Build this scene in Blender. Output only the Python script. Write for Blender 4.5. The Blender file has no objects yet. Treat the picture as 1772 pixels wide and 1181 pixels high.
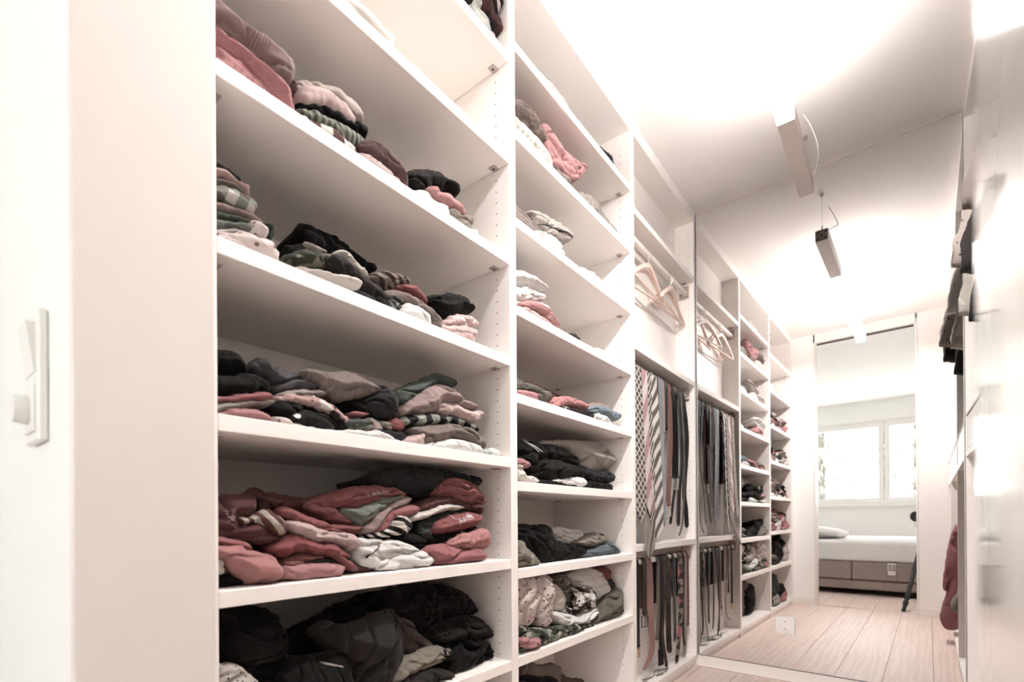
import bpy, bmesh, math, random
import numpy as np
from mathutils import Vector, Matrix, noise, geometry

# ------------------------------------------------------------------ camera
SC = bpy.context.scene
F_PX, CX, CY = 854.0373, 886.0, 897.7346
YAW, PITCH, ROLL = math.radians(37.9662), math.radians(0.0729), math.radians(-0.3731)
HC = 0.808                                   # lens height above the floor
W = 0.8669                                   # shelf fronts stand at x = -W
MD, MT = 2.7636, math.radians(-1.1458)       # mirror: y at x=-W, and its slight turn
fw = Vector((-math.sin(YAW)*math.cos(PITCH), math.cos(YAW)*math.cos(PITCH), math.sin(PITCH)))
rt0 = Vector((math.cos(YAW), math.sin(YAW), 0)); up0 = rt0.cross(fw)
rt = rt0*math.cos(ROLL)+up0*math.sin(ROLL); up = -rt0*math.sin(ROLL)+up0*math.cos(ROLL)
CAM = Vector((0, 0, HC))
cd = bpy.data.cameras.new('camera'); co = bpy.data.objects.new('camera', cd)
SC.collection.objects.link(co); SC.camera = co
cd.sensor_fit = 'HORIZONTAL'; cd.sensor_width = 36.0
cd.lens = F_PX/1772*36.0
cd.shift_x = 0.0; cd.shift_y = (CY-590.5)/1772
cd.clip_start = 0.01; cd.clip_end = 100
co.matrix_world = Matrix(((rt.x, up.x, -fw.x, 0), (rt.y, up.y, -fw.y, 0), (rt.z, up.z, -fw.z, HC), (0, 0, 0, 1)))
cd.dof.use_dof = True; cd.dof.focus_distance = 1.5; cd.dof.aperture_fstop = 3.2

# ------------------------------------------------------------------ world, exposure
wd = bpy.data.worlds.new('world'); SC.world = wd; wd.use_nodes = True
bg = wd.node_tree.nodes['Background']
bg.inputs[0].default_value = (0.99, 0.995, 1.0, 1); bg.inputs[1].default_value = 25.0
SC.view_settings.view_transform = 'Standard'; SC.view_settings.look = 'None'
SC.view_settings.exposure = 0.2; SC.view_settings.gamma = 1.0
SC.view_settings.use_curve_mapping = False
SC.cycles.max_bounces = 10; SC.cycles.diffuse_bounces = 6; SC.cycles.glossy_bounces = 5
SC.cycles.transparent_max_bounces = 8; SC.cycles.caustics_reflective = False
LAMP, LAMP_COL = (145.0, 13.0, 80.0), (1.0, 0.96, 0.935)   # strength below, at the sides, above

# ------------------------------------------------------------------ geometry of the view
mn = Vector((math.sin(MT), -math.cos(MT), 0)); mc = Vector((-W, MD, 0))
def ray(px, py):
    return (fw + rt*((px-CX)/F_PX) - up*((py-CY)/F_PX)).normalized()
def hit(px, py, axis, val, mirror=False):
    """point of the place seen at a pixel, on the plane axis = val"""
    o, v = CAM.copy(), ray(px, py)
    if mirror:
        o = o-2*(o-mc).dot(mn)*mn; v = v-2*v.dot(mn)*mn
    return o + v*((val-o[axis])/v[axis])
def proj(P):
    d = Vector(P)-CAM; z = d.dot(fw)
    return (CX+F_PX*d.dot(rt)/z, CY-F_PX*d.dot(up)/z)
def ymir(x): return MD + math.tan(MT)*(x+W)      # y of the mirror face at x

# ------------------------------------------------------------------ scene helpers
COL = SC.collection
def lin(c):
    return tuple(((v/255)/12.92 if v/255 <= .04045 else ((v/255+.055)/1.055)**2.4) for v in c)+(1,)
def link(o, parent=None):
    COL.objects.link(o)
    if parent is not None: o.parent = parent
    return o
def empty(name, loc, label, cat, group=None):
    o = bpy.data.objects.new(name, None); o.location = loc; o.empty_display_size = .05
    link(o); tag(o, label, cat, group); return o
def tag(o, label=None, cat=None, group=None, kind=None):
    if label: o['label'] = label
    if cat: o['category'] = cat
    if group: o['group'] = group
    if kind: o['kind'] = kind
    return o
def obj(name, me, mat=None, parent=None, loc=None):
    """mesh in world coordinates; loc = its origin"""
    mats = mat if isinstance(mat, (list, tuple)) else [mat]
    for m in mats:
        if m is not None: me.materials.append(m)
    o = bpy.data.objects.new(name, me)
    if loc is None:
        n = len(me.vertices); c = np.empty(n*3); me.vertices.foreach_get('co', c); c = c.reshape(-1, 3)
        loc = Vector(((c[:, 0].min()+c[:, 0].max())/2, (c[:, 1].min()+c[:, 1].max())/2, c[:, 2].min()))
    loc = Vector(loc)
    me.transform(Matrix.Translation(-loc))
    o.location = loc - (parent_loc(parent) if parent is not None else Vector())
    return link(o, parent)
def parent_loc(p):
    v = Vector()
    while p is not None: v += p.location; p = p.parent
    return v
def mesh(bm, name='m', smooth=False, sharp=None):
    me = bpy.data.meshes.new(name); bm.normal_update(); bm.to_mesh(me); bm.free()
    if smooth:
        me.polygons.foreach_set('use_smooth', [True]*len(me.polygons))
        if sharp: me.set_sharp_from_angle(angle=math.radians(sharp))
    return me
def bbox(bm, lo, hi, bev=0.0, mi=0, rot=None, piv=None):
    lo = Vector(lo); hi = Vector(hi); r = bmesh.ops.create_cube(bm, size=1)
    c = (lo+hi)/2; s = hi-lo
    for v in r['verts']: v.co = Vector((v.co.x*s.x, v.co.y*s.y, v.co.z*s.z))+c
    fs = list({f for v in r['verts'] for f in v.link_faces})
    for f in fs: f.material_index = mi
    if bev > 0:
        es = list({e for v in r['verts'] for e in v.link_edges})
        q = bmesh.ops.bevel(bm, geom=es, offset=bev, segments=1, affect='EDGES', profile=.5)
        for f in q['faces']: f.material_index = mi
    return r
def box(name, lo, hi, mat, parent=None, bev=0.0015):
    bm = bmesh.new(); bbox(bm, lo, hi, bev); return obj(name, mesh(bm), mat, parent)
def tube(bm, pts, r, seg=10, mi=0, cap=True):
    """tube along a polyline; r number or list"""
    pts = [Vector(p) for p in pts]; n = len(pts); rs = r if isinstance(r, (list, tuple)) else [r]*n
    t0 = (pts[1]-pts[0]).normalized(); a = Vector((0, 0, 1)) if abs(t0.z) < .9 else Vector((1, 0, 0))
    u = t0.cross(a).normalized(); rings = []
    for i, p in enumerate(pts):
        t = (pts[min(i+1, n-1)]-pts[max(i-1, 0)]).normalized()
        u = (u - t*u.dot(t)).normalized(); v = t.cross(u)
        rings.append([bm.verts.new(p+(u*math.cos(k*2*math.pi/seg)+v*math.sin(k*2*math.pi/seg))*rs[i]) for k in range(seg)])
    for i in range(n-1):
        for k in range(seg):
            f = bm.faces.new((rings[i][k], rings[i][(k+1) % seg], rings[i+1][(k+1) % seg], rings[i+1][k])); f.material_index = mi
    if cap:
        f = bm.faces.new(rings[0][::-1]); f.material_index = mi; f = bm.faces.new(rings[-1]); f.material_index = mi
def tubeobj(name, pts, r, mat, parent=None, seg=10):
    bm = bmesh.new(); tube(bm, pts, r, seg); bmesh.ops.recalc_face_normals(bm, faces=bm.faces); return obj(name, mesh(bm, smooth=True, sharp=40), mat, parent)
def cat_rom(pts, k=8, closed=False):
    P = [np.array(p, float) for p in pts]; n = len(P); out = []
    for i in range(n if closed else n-1):
        p0, p1, p2, p3 = (P[(i-1) % n], P[i], P[(i+1) % n], P[(i+2) % n]) if closed else (P[max(i-1, 0)], P[i], P[i+1], P[min(i+2, n-1)])
        for j in range(k):
            t = j/k; out.append(.5*((2*p1)+(-p0+p2)*t+(2*p0-5*p1+4*p2-p3)*t*t+(-p0+3*p1-3*p2+p3)*t**3))
    if not closed: out.append(P[-1])
    return out

# ------------------------------------------------------------------ materials
class NT:
    def __init__(s, name):
        s.m = bpy.data.materials.new(name); s.m.use_nodes = True; s.t = s.m.node_tree; s.n = s.t.nodes; s.l = s.t.links
        s.b = s.n['Principled BSDF']
    def node(s, t, **kw):
        q = s.n.new(t)
        for k, v in kw.items():
            if k.startswith('i'):
                q.inputs[int(k[1:])].default_value = v
            else: setattr(q, k, v)
        return q
    def link(s, a, b): s.l.new(a, b)
    def mix(s, fac, a, b):
        q = s.n.new('ShaderNodeMix'); q.data_type = 'RGBA'
        for i, v in ((0, fac), (6, a), (7, b)):
            if hasattr(v, 'links'): s.link(v, q.inputs[i])
            else: q.inputs[i].default_value = v
        return q.outputs[2]
    def math(s, op, a, b=None, clamp=False):
        q = s.n.new('ShaderNodeMath'); q.operation = op; q.use_clamp = clamp
        for i, v in ((0, a), (1, b)):
            if v is None: continue
            if hasattr(v, 'links'): s.link(v, q.inputs[i])
            else: q.inputs[i].default_value = v
        return q.outputs[0]
    def ramp(s, v, lo, hi):
        q = s.n.new('ShaderNodeMapRange'); q.inputs[1].default_value = lo; q.inputs[2].default_value = hi
        q.interpolation_type = 'SMOOTHSTEP'; s.link(v, q.inputs[0]); return q.outputs[0]
    def coords(s, rot=(0, 0, 0), scale=(1, 1, 1), src='Object'):
        tc = s.n.new('ShaderNodeTexCoord'); mp = s.n.new('ShaderNodeMapping')
        mp.inputs['Rotation'].default_value = rot; mp.inputs['Scale'].default_value = scale
        s.link(tc.outputs[src], mp.inputs['Vector']); return mp.outputs[0]
    def bump(s, h, strength=.3, dist=.002):
        q = s.n.new('ShaderNodeBump'); q.inputs['Strength'].default_value = strength; q.inputs['Distance'].default_value = dist
        s.link(h, q.inputs['Height']); s.link(q.outputs[0], s.b.inputs['Normal'])
    def noise(s, vec, scale, detail=2.0):
        q = s.n.new('ShaderNodeTexNoise'); q.inputs['Scale'].default_value = scale; q.inputs['Detail'].default_value = detail
        s.link(vec, q.inputs['Vector']); return q.outputs[0]
def plain(name, rgb, rough=.5, metal=0.0, coat=0.0, spec=.5, var=.03, scale=30):
    t = NT(name); c = lin(rgb); v = t.noise(t.coords(), scale)
    dark = tuple(x*(1-var*2) for x in c[:3])+(1,)
    t.link(t.mix(v, dark, c), t.b.inputs['Base Color'])
    t.b.inputs['Roughness'].default_value = rough; t.b.inputs['Metallic'].default_value = metal
    t.b.inputs['Coat Weight'].default_value = coat; t.b.inputs['Specular IOR Level'].default_value = spec
    return t.m
M = {}
M['panel'] = plain('white_melamine', (241, 236, 232), .42, var=.008)
M['panel_edge'] = M['panel']
M['wall'] = plain('white_paint', (238, 234, 231), .7, var=.008)
M['wall_bed'] = plain('cool_white_paint', (245, 245, 243), .75, var=.008)
M['ceiling'] = plain('ceiling_paint', (245, 241, 238), .8, var=.006)
M['jamb'] = plain('satin_lacquer', (233, 226, 221), .35, var=.006)
M['gloss'] = plain('gloss_lacquer', (230, 228, 225), .12, coat=.6, var=.004)
M['trim'] = plain('white_trim', (238, 233, 229), .4, var=.006)
M['hole'] = plain('dark_hole', (70, 55, 50), .9)
M['fitting'] = plain('grey_plastic', (178, 165, 160), .5)
M['chrome'] = plain('brushed_steel', (200, 196, 192), .28, metal=1.0)
M['alu'] = plain('white_aluminium', (206, 196, 190), .45)
M['rail'] = plain('white_rail', (232, 226, 220), .35)
M['black'] = plain('black_plastic', (20, 18, 18), .45)
M['rubber'] = plain('black_rubber', (24, 22, 21), .7)
M['plastic'] = plain('white_plastic', (238, 236, 232), .35, var=.005)
M['dark'] = plain('dark_gap', (60, 50, 46), .8)
M['subfloor'] = plain('subfloor', (150, 126, 114), .9)
M['wood'] = plain('pale_beech', (226, 204, 193), .5, var=.06, scale=60)
M['gold'] = plain('brass', (190, 165, 120), .35, metal=1.0)
def mirror_mat():
    t = NT('mirror_silver'); t.b.inputs['Metallic'].default_value = 1; t.b.inputs['Roughness'].default_value = 0.0
    t.b.inputs['Base Color'].default_value = (.93, .925, .92, 1); return t.m
M['mirror'] = mirror_mat()
def glass_mat():
    t = NT('window_glass'); t.b.inputs['Base Color'].default_value = (1, 1, 1, 1); t.b.inputs['Transmission Weight'].default_value = 1
    t.b.inputs['Roughness'].default_value = 0; t.b.inputs['IOR'].default_value = 1.02; return t.m
M['glass'] = glass_mat()
def emit(name, col, s):
    t = NT(name); t.b.inputs['Base Color'].default_value = (.9, .9, .9, 1)
    t.b.inputs['Emission Color'].default_value = col+(1,); t.b.inputs['Emission Strength'].default_value = s; return t.m
def plank_mat():
    t = NT('pale_oak'); v = t.coords(scale=(1, .09, 1))
    w = t.n.new('ShaderNodeTexWave'); w.inputs['Scale'].default_value = 9; w.inputs['Distortion'].default_value = 9
    w.inputs['Detail'].default_value = 3; w.inputs['Detail Scale'].default_value = 1.6; w.bands_direction = 'X'
    oi = t.n.new('ShaderNodeObjectInfo'); add = t.n.new('ShaderNodeVectorMath'); add.operation = 'ADD'
    cb = t.n.new('ShaderNodeCombineXYZ'); t.link(t.math('MULTIPLY', oi.outputs['Random'], 40.0), cb.inputs[1]); t.link(t.math('MULTIPLY', oi.outputs['Random'], 17.0), cb.inputs[0])
    t.link(v, add.inputs[0]); t.link(cb.outputs[0], add.inputs[1]); t.link(add.outputs[0], w.inputs['Vector'])
    n = t.noise(add.outputs[0], 26, 4)
    g = t.math('ADD', t.math('MULTIPLY', w.outputs['Fac'], .28), t.math('MULTIPLY', n, .8))
    c1 = t.mix(t.ramp(g, .25, .85), lin((198, 178, 168)), lin((214, 197, 188)))
    k = t.noise(add.outputs[0], 3.0, 1)
    c2 = t.mix(t.ramp(k, .70, .80), c1, lin((172, 148, 138)))
    tone = t.mix(t.math('MULTIPLY', oi.outputs['Random'], .35), c2, lin((204, 186, 177)))
    t.link(tone, t.b.inputs['Base Color']); t.b.inputs['Roughness'].default_value = .5
    t.bump(g, .15, .001); return t.m
M['plank'] = plank_mat()

FM = {}
def fabric(key, rgb, pat='plain', c2=None, c3=None, sc=30.0, ang=0.0, rough=.85, sheen=.03, weave=420.0):
    """cloth: pattern laid out in the garment's own y-z plane (metres)"""
    if key in FM: return FM[key]
    def soft(c):
        c = lin(c)[:3]; g = .3*c[0]+.5*c[1]+.2*c[2]; return tuple((g+(v-g)*.58)*.70 for v in c)+(1,)
    t = NT('cloth_'+key); A = soft(rgb); B = soft(c2) if c2 else A; C = soft(c3) if c3 else B
    v = t.coords(rot=(math.radians(ang), 0, 0)); sx = t.n.new('ShaderNodeSeparateXYZ'); t.link(v, sx.inputs[0])
    Y, Z = sx.outputs[1], sx.outputs[2]
    def band(u, freq, lo=.45, hi=.55):
        return t.ramp(t.math('PINGPONG', t.math('MULTIPLY', u, freq), 1.0), lo, hi)
    wob = t.noise(v, 9, 2); h = None
    def warp(u, k=.02): return t.math('ADD', u, t.math('MULTIPLY', wob, k))
    if pat == 'plain':
        n = t.noise(v, 14, 3); col = t.mix(n, tuple(x*.86 for x in A[:3])+(1,), A)
    elif pat == 'stripe': col = t.mix(band(warp(Z), sc), A, B)
    elif pat == 'stripe3': col = t.mix(band(warp(Z), sc*.25, .94, .955), t.mix(band(warp(Z), sc), A, B), C)
    elif pat == 'plaid':
        f1 = band(warp(Y), sc, .6, .64); f2 = band(warp(Z), sc, .6, .64)
        col = t.mix(t.math('MULTIPLY', t.math('ADD', f1, f2), .5), A, B)
        g1 = band(warp(Y), sc*.5, .93, .95); g2 = band(warp(Z), sc*.5, .93, .95)
        col = t.mix(t.math('MAXIMUM', g1, g2), col, C)
    elif pat == 'gingham':
        f1 = band(warp(Y), sc); f2 = band(warp(Z), sc)
        col = t.mix(f1, t.mix(f2, A, C), t.mix(f2, C, B))
    elif pat in ('floral', 'spots', 'leaf'):
        vo = t.n.new('ShaderNodeTexVoronoi'); vo.inputs['Scale'].default_value = sc; t.link(v, vo.inputs['Vector'])
        if pat == 'spots': col = t.mix(t.ramp(vo.outputs['Distance'], .26, .22), A, B)
        elif pat == 'leaf':
            cr = t.n.new('ShaderNodeSeparateColor'); t.link(vo.outputs['Color'], cr.inputs[0])
            col = t.mix(t.ramp(cr.outputs[0], .45, .5), t.mix(t.ramp(cr.outputs[1], .6, .65), A, C), B)
        else:
            cr = t.n.new('ShaderNodeSeparateColor'); t.link(vo.outputs['Color'], cr.inputs[0])
            dd = t.math('ADD', vo.outputs['Distance'], t.math('MULTIPLY', t.noise(v, sc*4, 2), .35))
            spot = t.math('MULTIPLY', t.ramp(dd, .52, .42), t.ramp(cr.outputs[2], .35, .4))
            col = t.mix(spot, A, t.mix(t.ramp(cr.outputs[0], .5, .52), B, C))
    elif pat in ('zebra', 'camo', 'print'):
        n = t.noise(v, sc, 2.5 if pat != 'zebra' else 1.0)
        if pat == 'zebra':
            col = t.mix(band(t.math('ADD', Z, t.math('MULTIPLY', n, .05)), 115), A, B)
        else:
            col = t.mix(t.ramp(n, .47, .5), A, B); col = t.mix(t.ramp(t.noise(v, sc*1.7, 1.5), .56, .59), col, C)
    elif pat == 'rib':
        f = band(warp(Y, .01), sc, .2, .8); col = t.mix(f, tuple(x*.80 for x in A[:3])+(1,), A); h = f
    elif pat == 'knit':
        f = band(t.math('ADD', Y, t.math('MULTIPLY', t.math('PINGPONG', t.math('MULTIPLY', Z, sc*1.2), 1.0), .35/sc)), sc, .1, .9)
        col = t.mix(f, tuple(x*.68 for x in A[:3])+(1,), A); h = f
    elif pat == 'argyle':
        d = t.math('ADD', t.math('PINGPONG', t.math('MULTIPLY', Y, sc), 1.0), t.math('PINGPONG', t.math('MULTIPLY', Z, sc), 1.0))
        col = t.mix(t.ramp(d, .95, 1.0), A, B); col = t.mix(band(Z, sc*.5, .5, .52), col, t.mix(t.ramp(d, .95, 1.0), B, C))
    elif pat == 'check':
        f = t.math('MAXIMUM', band(t.math('ADD', Y, Z), sc, .72, .8), band(t.math('SUBTRACT', Y, Z), sc, .72, .8)); col = t.mix(f, A, B)
    elif pat == 'studs':
        f = t.math('MULTIPLY', band(Z, sc, .7, .8), 1.0); col = t.mix(f, A, B)
    t.link(col, t.b.inputs['Base Color']); t.b.inputs['Roughness'].default_value = rough
    t.b.inputs['Specular IOR Level'].default_value = .12 if rough > .55 else .4
    t.b.inputs['Sheen Weight'].default_value = sheen; t.b.inputs['Sheen Roughness'].default_value = .5
    fine = t.noise(t.coords(scale=(1, 1, 2.2)), weave, 2)
    if h is not None: t.bump(t.math('ADD', h, t.math('MULTIPLY', fine, .3)), .6, .003)
    else: t.bump(fine, .35, .0012)
    FM[key] = t.m; return t.m

# ================================================================== the room
def struct(o): o['kind'] = 'structure'; return o
CEIL = 2.478
YD0, YD1 = 0.126, 0.26            # the wall with the doorway
DX0, DX1 = -0.685, 0.025          # door opening
struct(box('ceiling', (-1.32, YD0, CEIL), (.86, 2.9, CEIL+.05), M['ceiling'], bev=0))
struct(box('ceiling_bedroom', (-2.6, -3.3, CEIL), (1.9, YD0-.001, CEIL+.05), M['wall_bed'], bev=0))
struct(box('wall_left', (-1.36, YD1, 0), (-1.285, 2.9, CEIL), M['wall'], bev=0))
struct(box('wall_right', (.83, YD1, 0), (.9, 2.9, CEIL), M['wall'], bev=0))
struct(box('wall_entry_left', (-2.6, YD0, 0), (DX0-.014, YD1, CEIL), M['wall_bed'], bev=.001))
struct(box('wall_entry_right', (DX1+.014, YD0, 0), (1.9, YD1, CEIL), M['wall'], bev=.001))
struct(box('wall_bedroom_left', (-2.66, -3.3, 0), (-2.6, YD1, CEIL), M['wall_bed'], bev=0))
struct(box('wall_bedroom_right', (1.9, -3.3, 0), (1.96, YD1, CEIL), M['wall_bed'], bev=0))
struct(box('trim_1', (DX0-.0135, YD0-.001, 0), (DX0, YD1+.004, 2.40), M['jamb']))
struct(box('trim_2', (DX1, YD0-.001, 0), (DX1+.0135, YD1+.004, 2.40), M['gloss']))
hd = struct(box('trim_3', (DX0, YD0, 2.40), (DX1, YD1+.004, CEIL-.001), M['trim']))
box('door_track', (DX0+.01, .175, 2.394), (DX1-.01, .215, 2.401), M['dark'], hd, 0)
th = struct(box('trim_4', (DX0, .19, -.004), (DX1, .212, .004), M['chrome'], bev=.001))
struct(box('trim_5', (-1.262, YD1+.001, 0), (-W, .3075, CEIL-.001), M['trim']))
struct(box('baseboard_entry_left', (-W, YD1+.0005, 0), (DX0-.014, YD1+.007, .062), M['trim'], bev=.0015))
struct(box('baseboard_entry_right', (DX1+.014, YD1+.0005, 0), (.22, YD1+.007, .062), M['trim'], bev=.0015))

def slab(name, x0, x1, d0, d1, z0, z1, mat, parent=None):
    """box parallel to the mirror: d = distance behind the mirror face"""
    bm = bmesh.new(); t = Vector((math.cos(MT), math.sin(MT), 0)); n = -mn
    vs = [bm.verts.new(Vector((-W, MD, 0))+t*((x+W)/math.cos(MT))+n*dd+Vector((0, 0, z))) for z in (z0, z1) for dd in (d0, d1) for x in (x0, x1)]
    for f in ((0, 1, 3, 2), (4, 6, 7, 5), (0, 4, 5, 1), (2, 3, 7, 6), (0, 2, 6, 4), (1, 5, 7, 3)): bm.faces.new([vs[i] for i in f])
    bmesh.ops.recalc_face_normals(bm, faces=bm.faces)
    return obj(name, mesh(bm), mat, parent)
struct(slab('wall_end', -1.3, .83, .0065, .09, 0, CEIL, M['wall']))
struct(slab('baseboard_end', -W+.001, .2185, -.006, .006, 0, .0575, M['trim']))
mr = slab('mirror', -W+.002, .2185, 0, .005, .0605, CEIL-.003, M['mirror'])
tag(mr, 'floor to ceiling frameless mirror covering the end wall of the walk-in closet', 'mirror')
slab('edge', -W+.0005, -W+.0035, -.001, .006, .0585, CEIL-.001, M['dark'], mr)
slab('edge', -W+.0035, .2185, -.001, .006, .0580, .0606, M['dark'], mr)
slab('edge', -W+.0035, .2185, -.001, .006, CEIL-.0045, CEIL-.0005, M['fitting'], mr)
slab('edge', .2185, .2200, -.002, .006, .0585, CEIL-.001, M['rail'], mr)

# floor of oak planks, each laid singly
fl = struct(box('floor', (-2.6, -3.3, -.06), (1.9, 2.9, -.0135), M['subfloor'], bev=0))
random.seed(5); PW = .192; pm = {}
for ci in range(23):
    x0 = -2.585+ci*(PW+.0012)
    y = -3.25-random.random()*1.2; ymax = 2.74 if -1.1 < x0 < .25 else .12
    while y < ymax:
        L = random.choice((1.2, 1.5, 1.8)); y1 = min(y+L, ymax); ya = max(y, -3.25)
        if y1-ya > .05:
            k = round(y1-ya, 4)
            if k not in pm:
                bm = bmesh.new(); bbox(bm, (-PW/2, 0, -.013), (PW/2, k, 0), .0012); me = mesh(bm); me.materials.append(M['plank']); pm[k] = me
            o = bpy.data.objects.new('plank', pm[k]); o.location = Vector((x0+PW/2, ya, 0))-fl.location; link(o, fl)
        y += L+.0012

# ------------------------------------------------------------------ shelving on the left
TH = .028
def disc_rows(xs, zs, y, sgn, parent):
    bm = bmesh.new()
    for x in xs:
        for z in zs:
            vs = [bm.verts.new((x+.0021*math.cos(a*math.pi/3), y, z+.0021*math.sin(a*math.pi/3))) for a in range(6)]
            bm.faces.new(vs if sgn < 0 else vs[::-1])
    o = obj('pin_holes', mesh(bm), M['hole'], parent); o['kind'] = 'stuff'; return o
def fitting(parent, x, y, z):
    bm = bmesh.new(); bbox(bm, (x-.011, y-.011, z-.003), (x+.011, y+.011, z+.001), .001, 0)
    r = bmesh.ops.create_circle(bm, cap_ends=True, radius=.004, segments=10, matrix=Matrix.Translation((x, y, z-.0034)))
    for f in {f for v in r['verts'] for f in v.link_faces}: f.material_index = 1; f.normal_flip()
    obj('shelf_fitting', mesh(bm), [M['fitting'], M['hole']], parent)
def unit(label, ya, yb, ta, tb, xf, xb, shelves, holes=True):
    """ya, yb: inner faces; ta, tb: panel thicknesses"""
    u = empty('shelving_unit', (xf, (ya+yb)/2, 0), label, 'shelving')
    s = 1 if xb > xf else -1; lo, hi = min(xf, xb), max(xf, xb); dep = hi-lo
    zs = [.16+.032*i for i in range(70)]; hx = (xf+s*.047, xb-s*.04) if dep > .2 else (xf+s*.03, xb-s*.025)
    for a, b, face, sg in ((ya-ta, ya, ya+.0004, 1), (yb, yb+tb, yb-.0004, -1)):
        p = box('side_panel', (lo, a, 0), (hi, b, 2.452), M['panel'], u, .001)
        if holes: disc_rows(hx, zs, face, sg, p)
    box('back_panel', (xb-.006 if s < 0 else xb, ya-ta, .03), (xb if s < 0 else xb+.006, yb+tb, 2.45), M['panel'], u, 0)
    box('top_panel', (lo, ya, 2.425), (hi, yb, 2.4515), M['panel'], u, .001)
    box('filler_strip', (lo, ya-ta+.0005, 2.4525), (hi, yb+tb-.0005, CEIL-.001), M['panel'], u, .001)
    box('bottom_panel', (lo, ya, .031), (hi, yb, .059), M['panel'], u, .001)
    box('plinth', (lo+.012, ya, 0), (hi-.012, yb, .0305), M['panel'], u, 0)
    for z in shelves:
        sh = box('shelf', (lo+(.001 if s < 0 else 0), ya+.0006, z), (hi, yb-.0006, z+TH), M['panel'], u, .0012)
        for y in (ya+.0125, yb-.0125):
            for x in ((hx) if dep > .2 else (xf+s*.05,)): fitting(sh, x, y, z)
    for y in (ya+.0125, yb-.0125): pass
    return u
S1 = dict(zip('ABCDEFG', [2.1121-.2893*k for k in range(7)]))
S2 = dict(zip('ABCDEFGH', [2.1698-.256*k for k in range(8)]))
XB = -W-.395
unit('white shelving unit nearest the doorway, its wide shelves piled with clothes', .3377, 1.1073, .030, .0154, -W, XB, S1.values())
unit('white shelving unit in the middle, eight closely spaced shelves of clothes', 1.1384, 1.927, .0155, .0168, -W, XB, S2.values())
unit('shallow white shelving unit against the mirror, holding hangers, ties and belts', 1.961, 2.738, .0168, .0225, -W, -.970, (2.097, 1.523, .666))

def rail(name, x, ya, yb, z, r, label):
    e = empty(name, (x, (ya+yb)/2, z), label, 'clothes rail')
    tubeobj('tube', [(x, ya+.004, z), (x, yb-.004, z)], r, M['rail'], e, 16)
    for y, sg in ((ya, 1), (yb, -1)):
        bm = bmesh.new(); a, b = sorted((y+sg*.0005, y+sg*.004)); bbox(bm, (x-.024, a, z-.028), (x+.024, b, z+.038), .002)
        a, b = sorted((y+sg*.0004, y+sg*.022)); bbox(bm, (x-.021, a, z-.024), (x+.021, b, z-r-.001), .002)
        obj('bracket', mesh(bm), M['fitting'], e)
RX = -.918
rail('clothes_rail', RX, 1.961, 2.738, 2.045, .0145, 'white round clothes rail high up carrying the wooden hangers')
rail('clothes_rail', RX, 1.961, 2.738, 1.480, .0145, 'white round rail carrying the neckties and upper belts')
rail('clothes_rail', RX, 1.961, 2.738, .612, .0145, 'low white round rail carrying the hanging lower belts')

# ------------------------------------------------------------------ wardrobe on the right
RXF, RXB = .222, .80
wu = empty('wardrobe_unit', (.5, 1.5, 0), 'white open wardrobe opposite the shelves with drawers and hanging clothes', 'wardrobe')
zs = [.16+.032*i for i in range(70)]
for a, b in ((.27, .288), (.83, .848), (1.94, 1.958), (2.712, 2.7385)):
    p = box('side_panel', (RXF, a, 0), (RXB, b, 2.452), M['panel'], wu, .001)
    if a > .5: disc_rows((RXF+.047, RXB-.05), zs, a-.0004, -1, p)
    if a < 2.6: disc_rows((RXF+.047, RXB-.05), zs, b+.0004, 1, p)
box('back_panel', (RXB, .27, .03), (RXB+.006, 2.7385, 2.45), M['panel'], wu, 0)
for a, b in ((.288, .83), (.848, 1.94), (1.958, 2.712)):
    box('top_panel', (RXF, a, 2.425), (RXB, b, 2.4515), M['panel'], wu, .001)
    box('bottom_panel', (RXF, a, .031), (RXB, b, .059), M['panel'], wu, .001)
    box('plinth', (RXF+.012, a, 0), (RXB-.01, b, .0305), M['panel'], wu, 0)
    box('shelf', (RXF, a+.0006, 1.048), (RXB, b-.0006, 1.048+TH), M['panel'], wu, .001)
    n = 2 if b-a > .6 else 1
    for i in range(n):
        c0 = a+(b-a)*i/n+.002; c1 = a+(b-a)*(i+1)/n-.002
        dr = box('drawer', (RXF+.003, c0, 1.080), (RXB-.03, c1, 1.212), M['panel'], wu, .0015)
        box('drawer_lip', (RXF+.001, c0, 1.214), (RXF+.018, c1, 1.222), M['fitting'], dr, .001)
box('filler_strip', (RXF, .27, 2.4525), (RXB, 2.7385, CEIL-.001), M['panel'], wu, .001)
for a, b in ((.848, 1.94), (1.958, 2.712)):
    tubeobj('hanging_rail', [(.50, a, 2.33), (.50, b, 2.33)], .0145, M['rail'], wu, 14)

# ------------------------------------------------------------------ lamp over the aisle
LX0, LX1, LY0, LY1, LZ0, LZ1 = -.335, -.279, .60, 2.52, 2.229, 2.286
lamp = empty('linear_lamp', ((LX0+LX1)/2, (LY0+LY1)/2, LZ0), 'long white suspended linear ceiling lamp shining up and down over the aisle', 'lamp')
bm = bmesh.new(); t_ = .0025
bbox(bm, (LX0, 2.01, LZ0), (LX0+t_, LY1, LZ1), 0); bbox(bm, (LX1-t_, 2.01, LZ0), (LX1, LY1, LZ1), 0)
bbox(bm, (LX0+t_, 2.01, LZ0), (LX1-t_, LY1, LZ0+t_), 0); bbox(bm, (LX0+t_, 2.01, LZ1-t_), (LX1-t_, LY1, LZ1), 0)
obj('housing', mesh(bm), M['alu'], lamp)
box('diffuser', (LX0+.003, LY0+.003, LZ0+.0003), (LX1-.003, 2.0095, LZ0+.004), emit('lamp_below', LAMP_COL, LAMP[0]), lamp, 0)
box('upper_diffuser', (LX0+.003, LY0+.003, LZ1-.004), (LX1-.003, 2.0095, LZ1-.0003), emit('lamp_above', LAMP_COL, LAMP[2]), lamp, 0)
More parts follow.
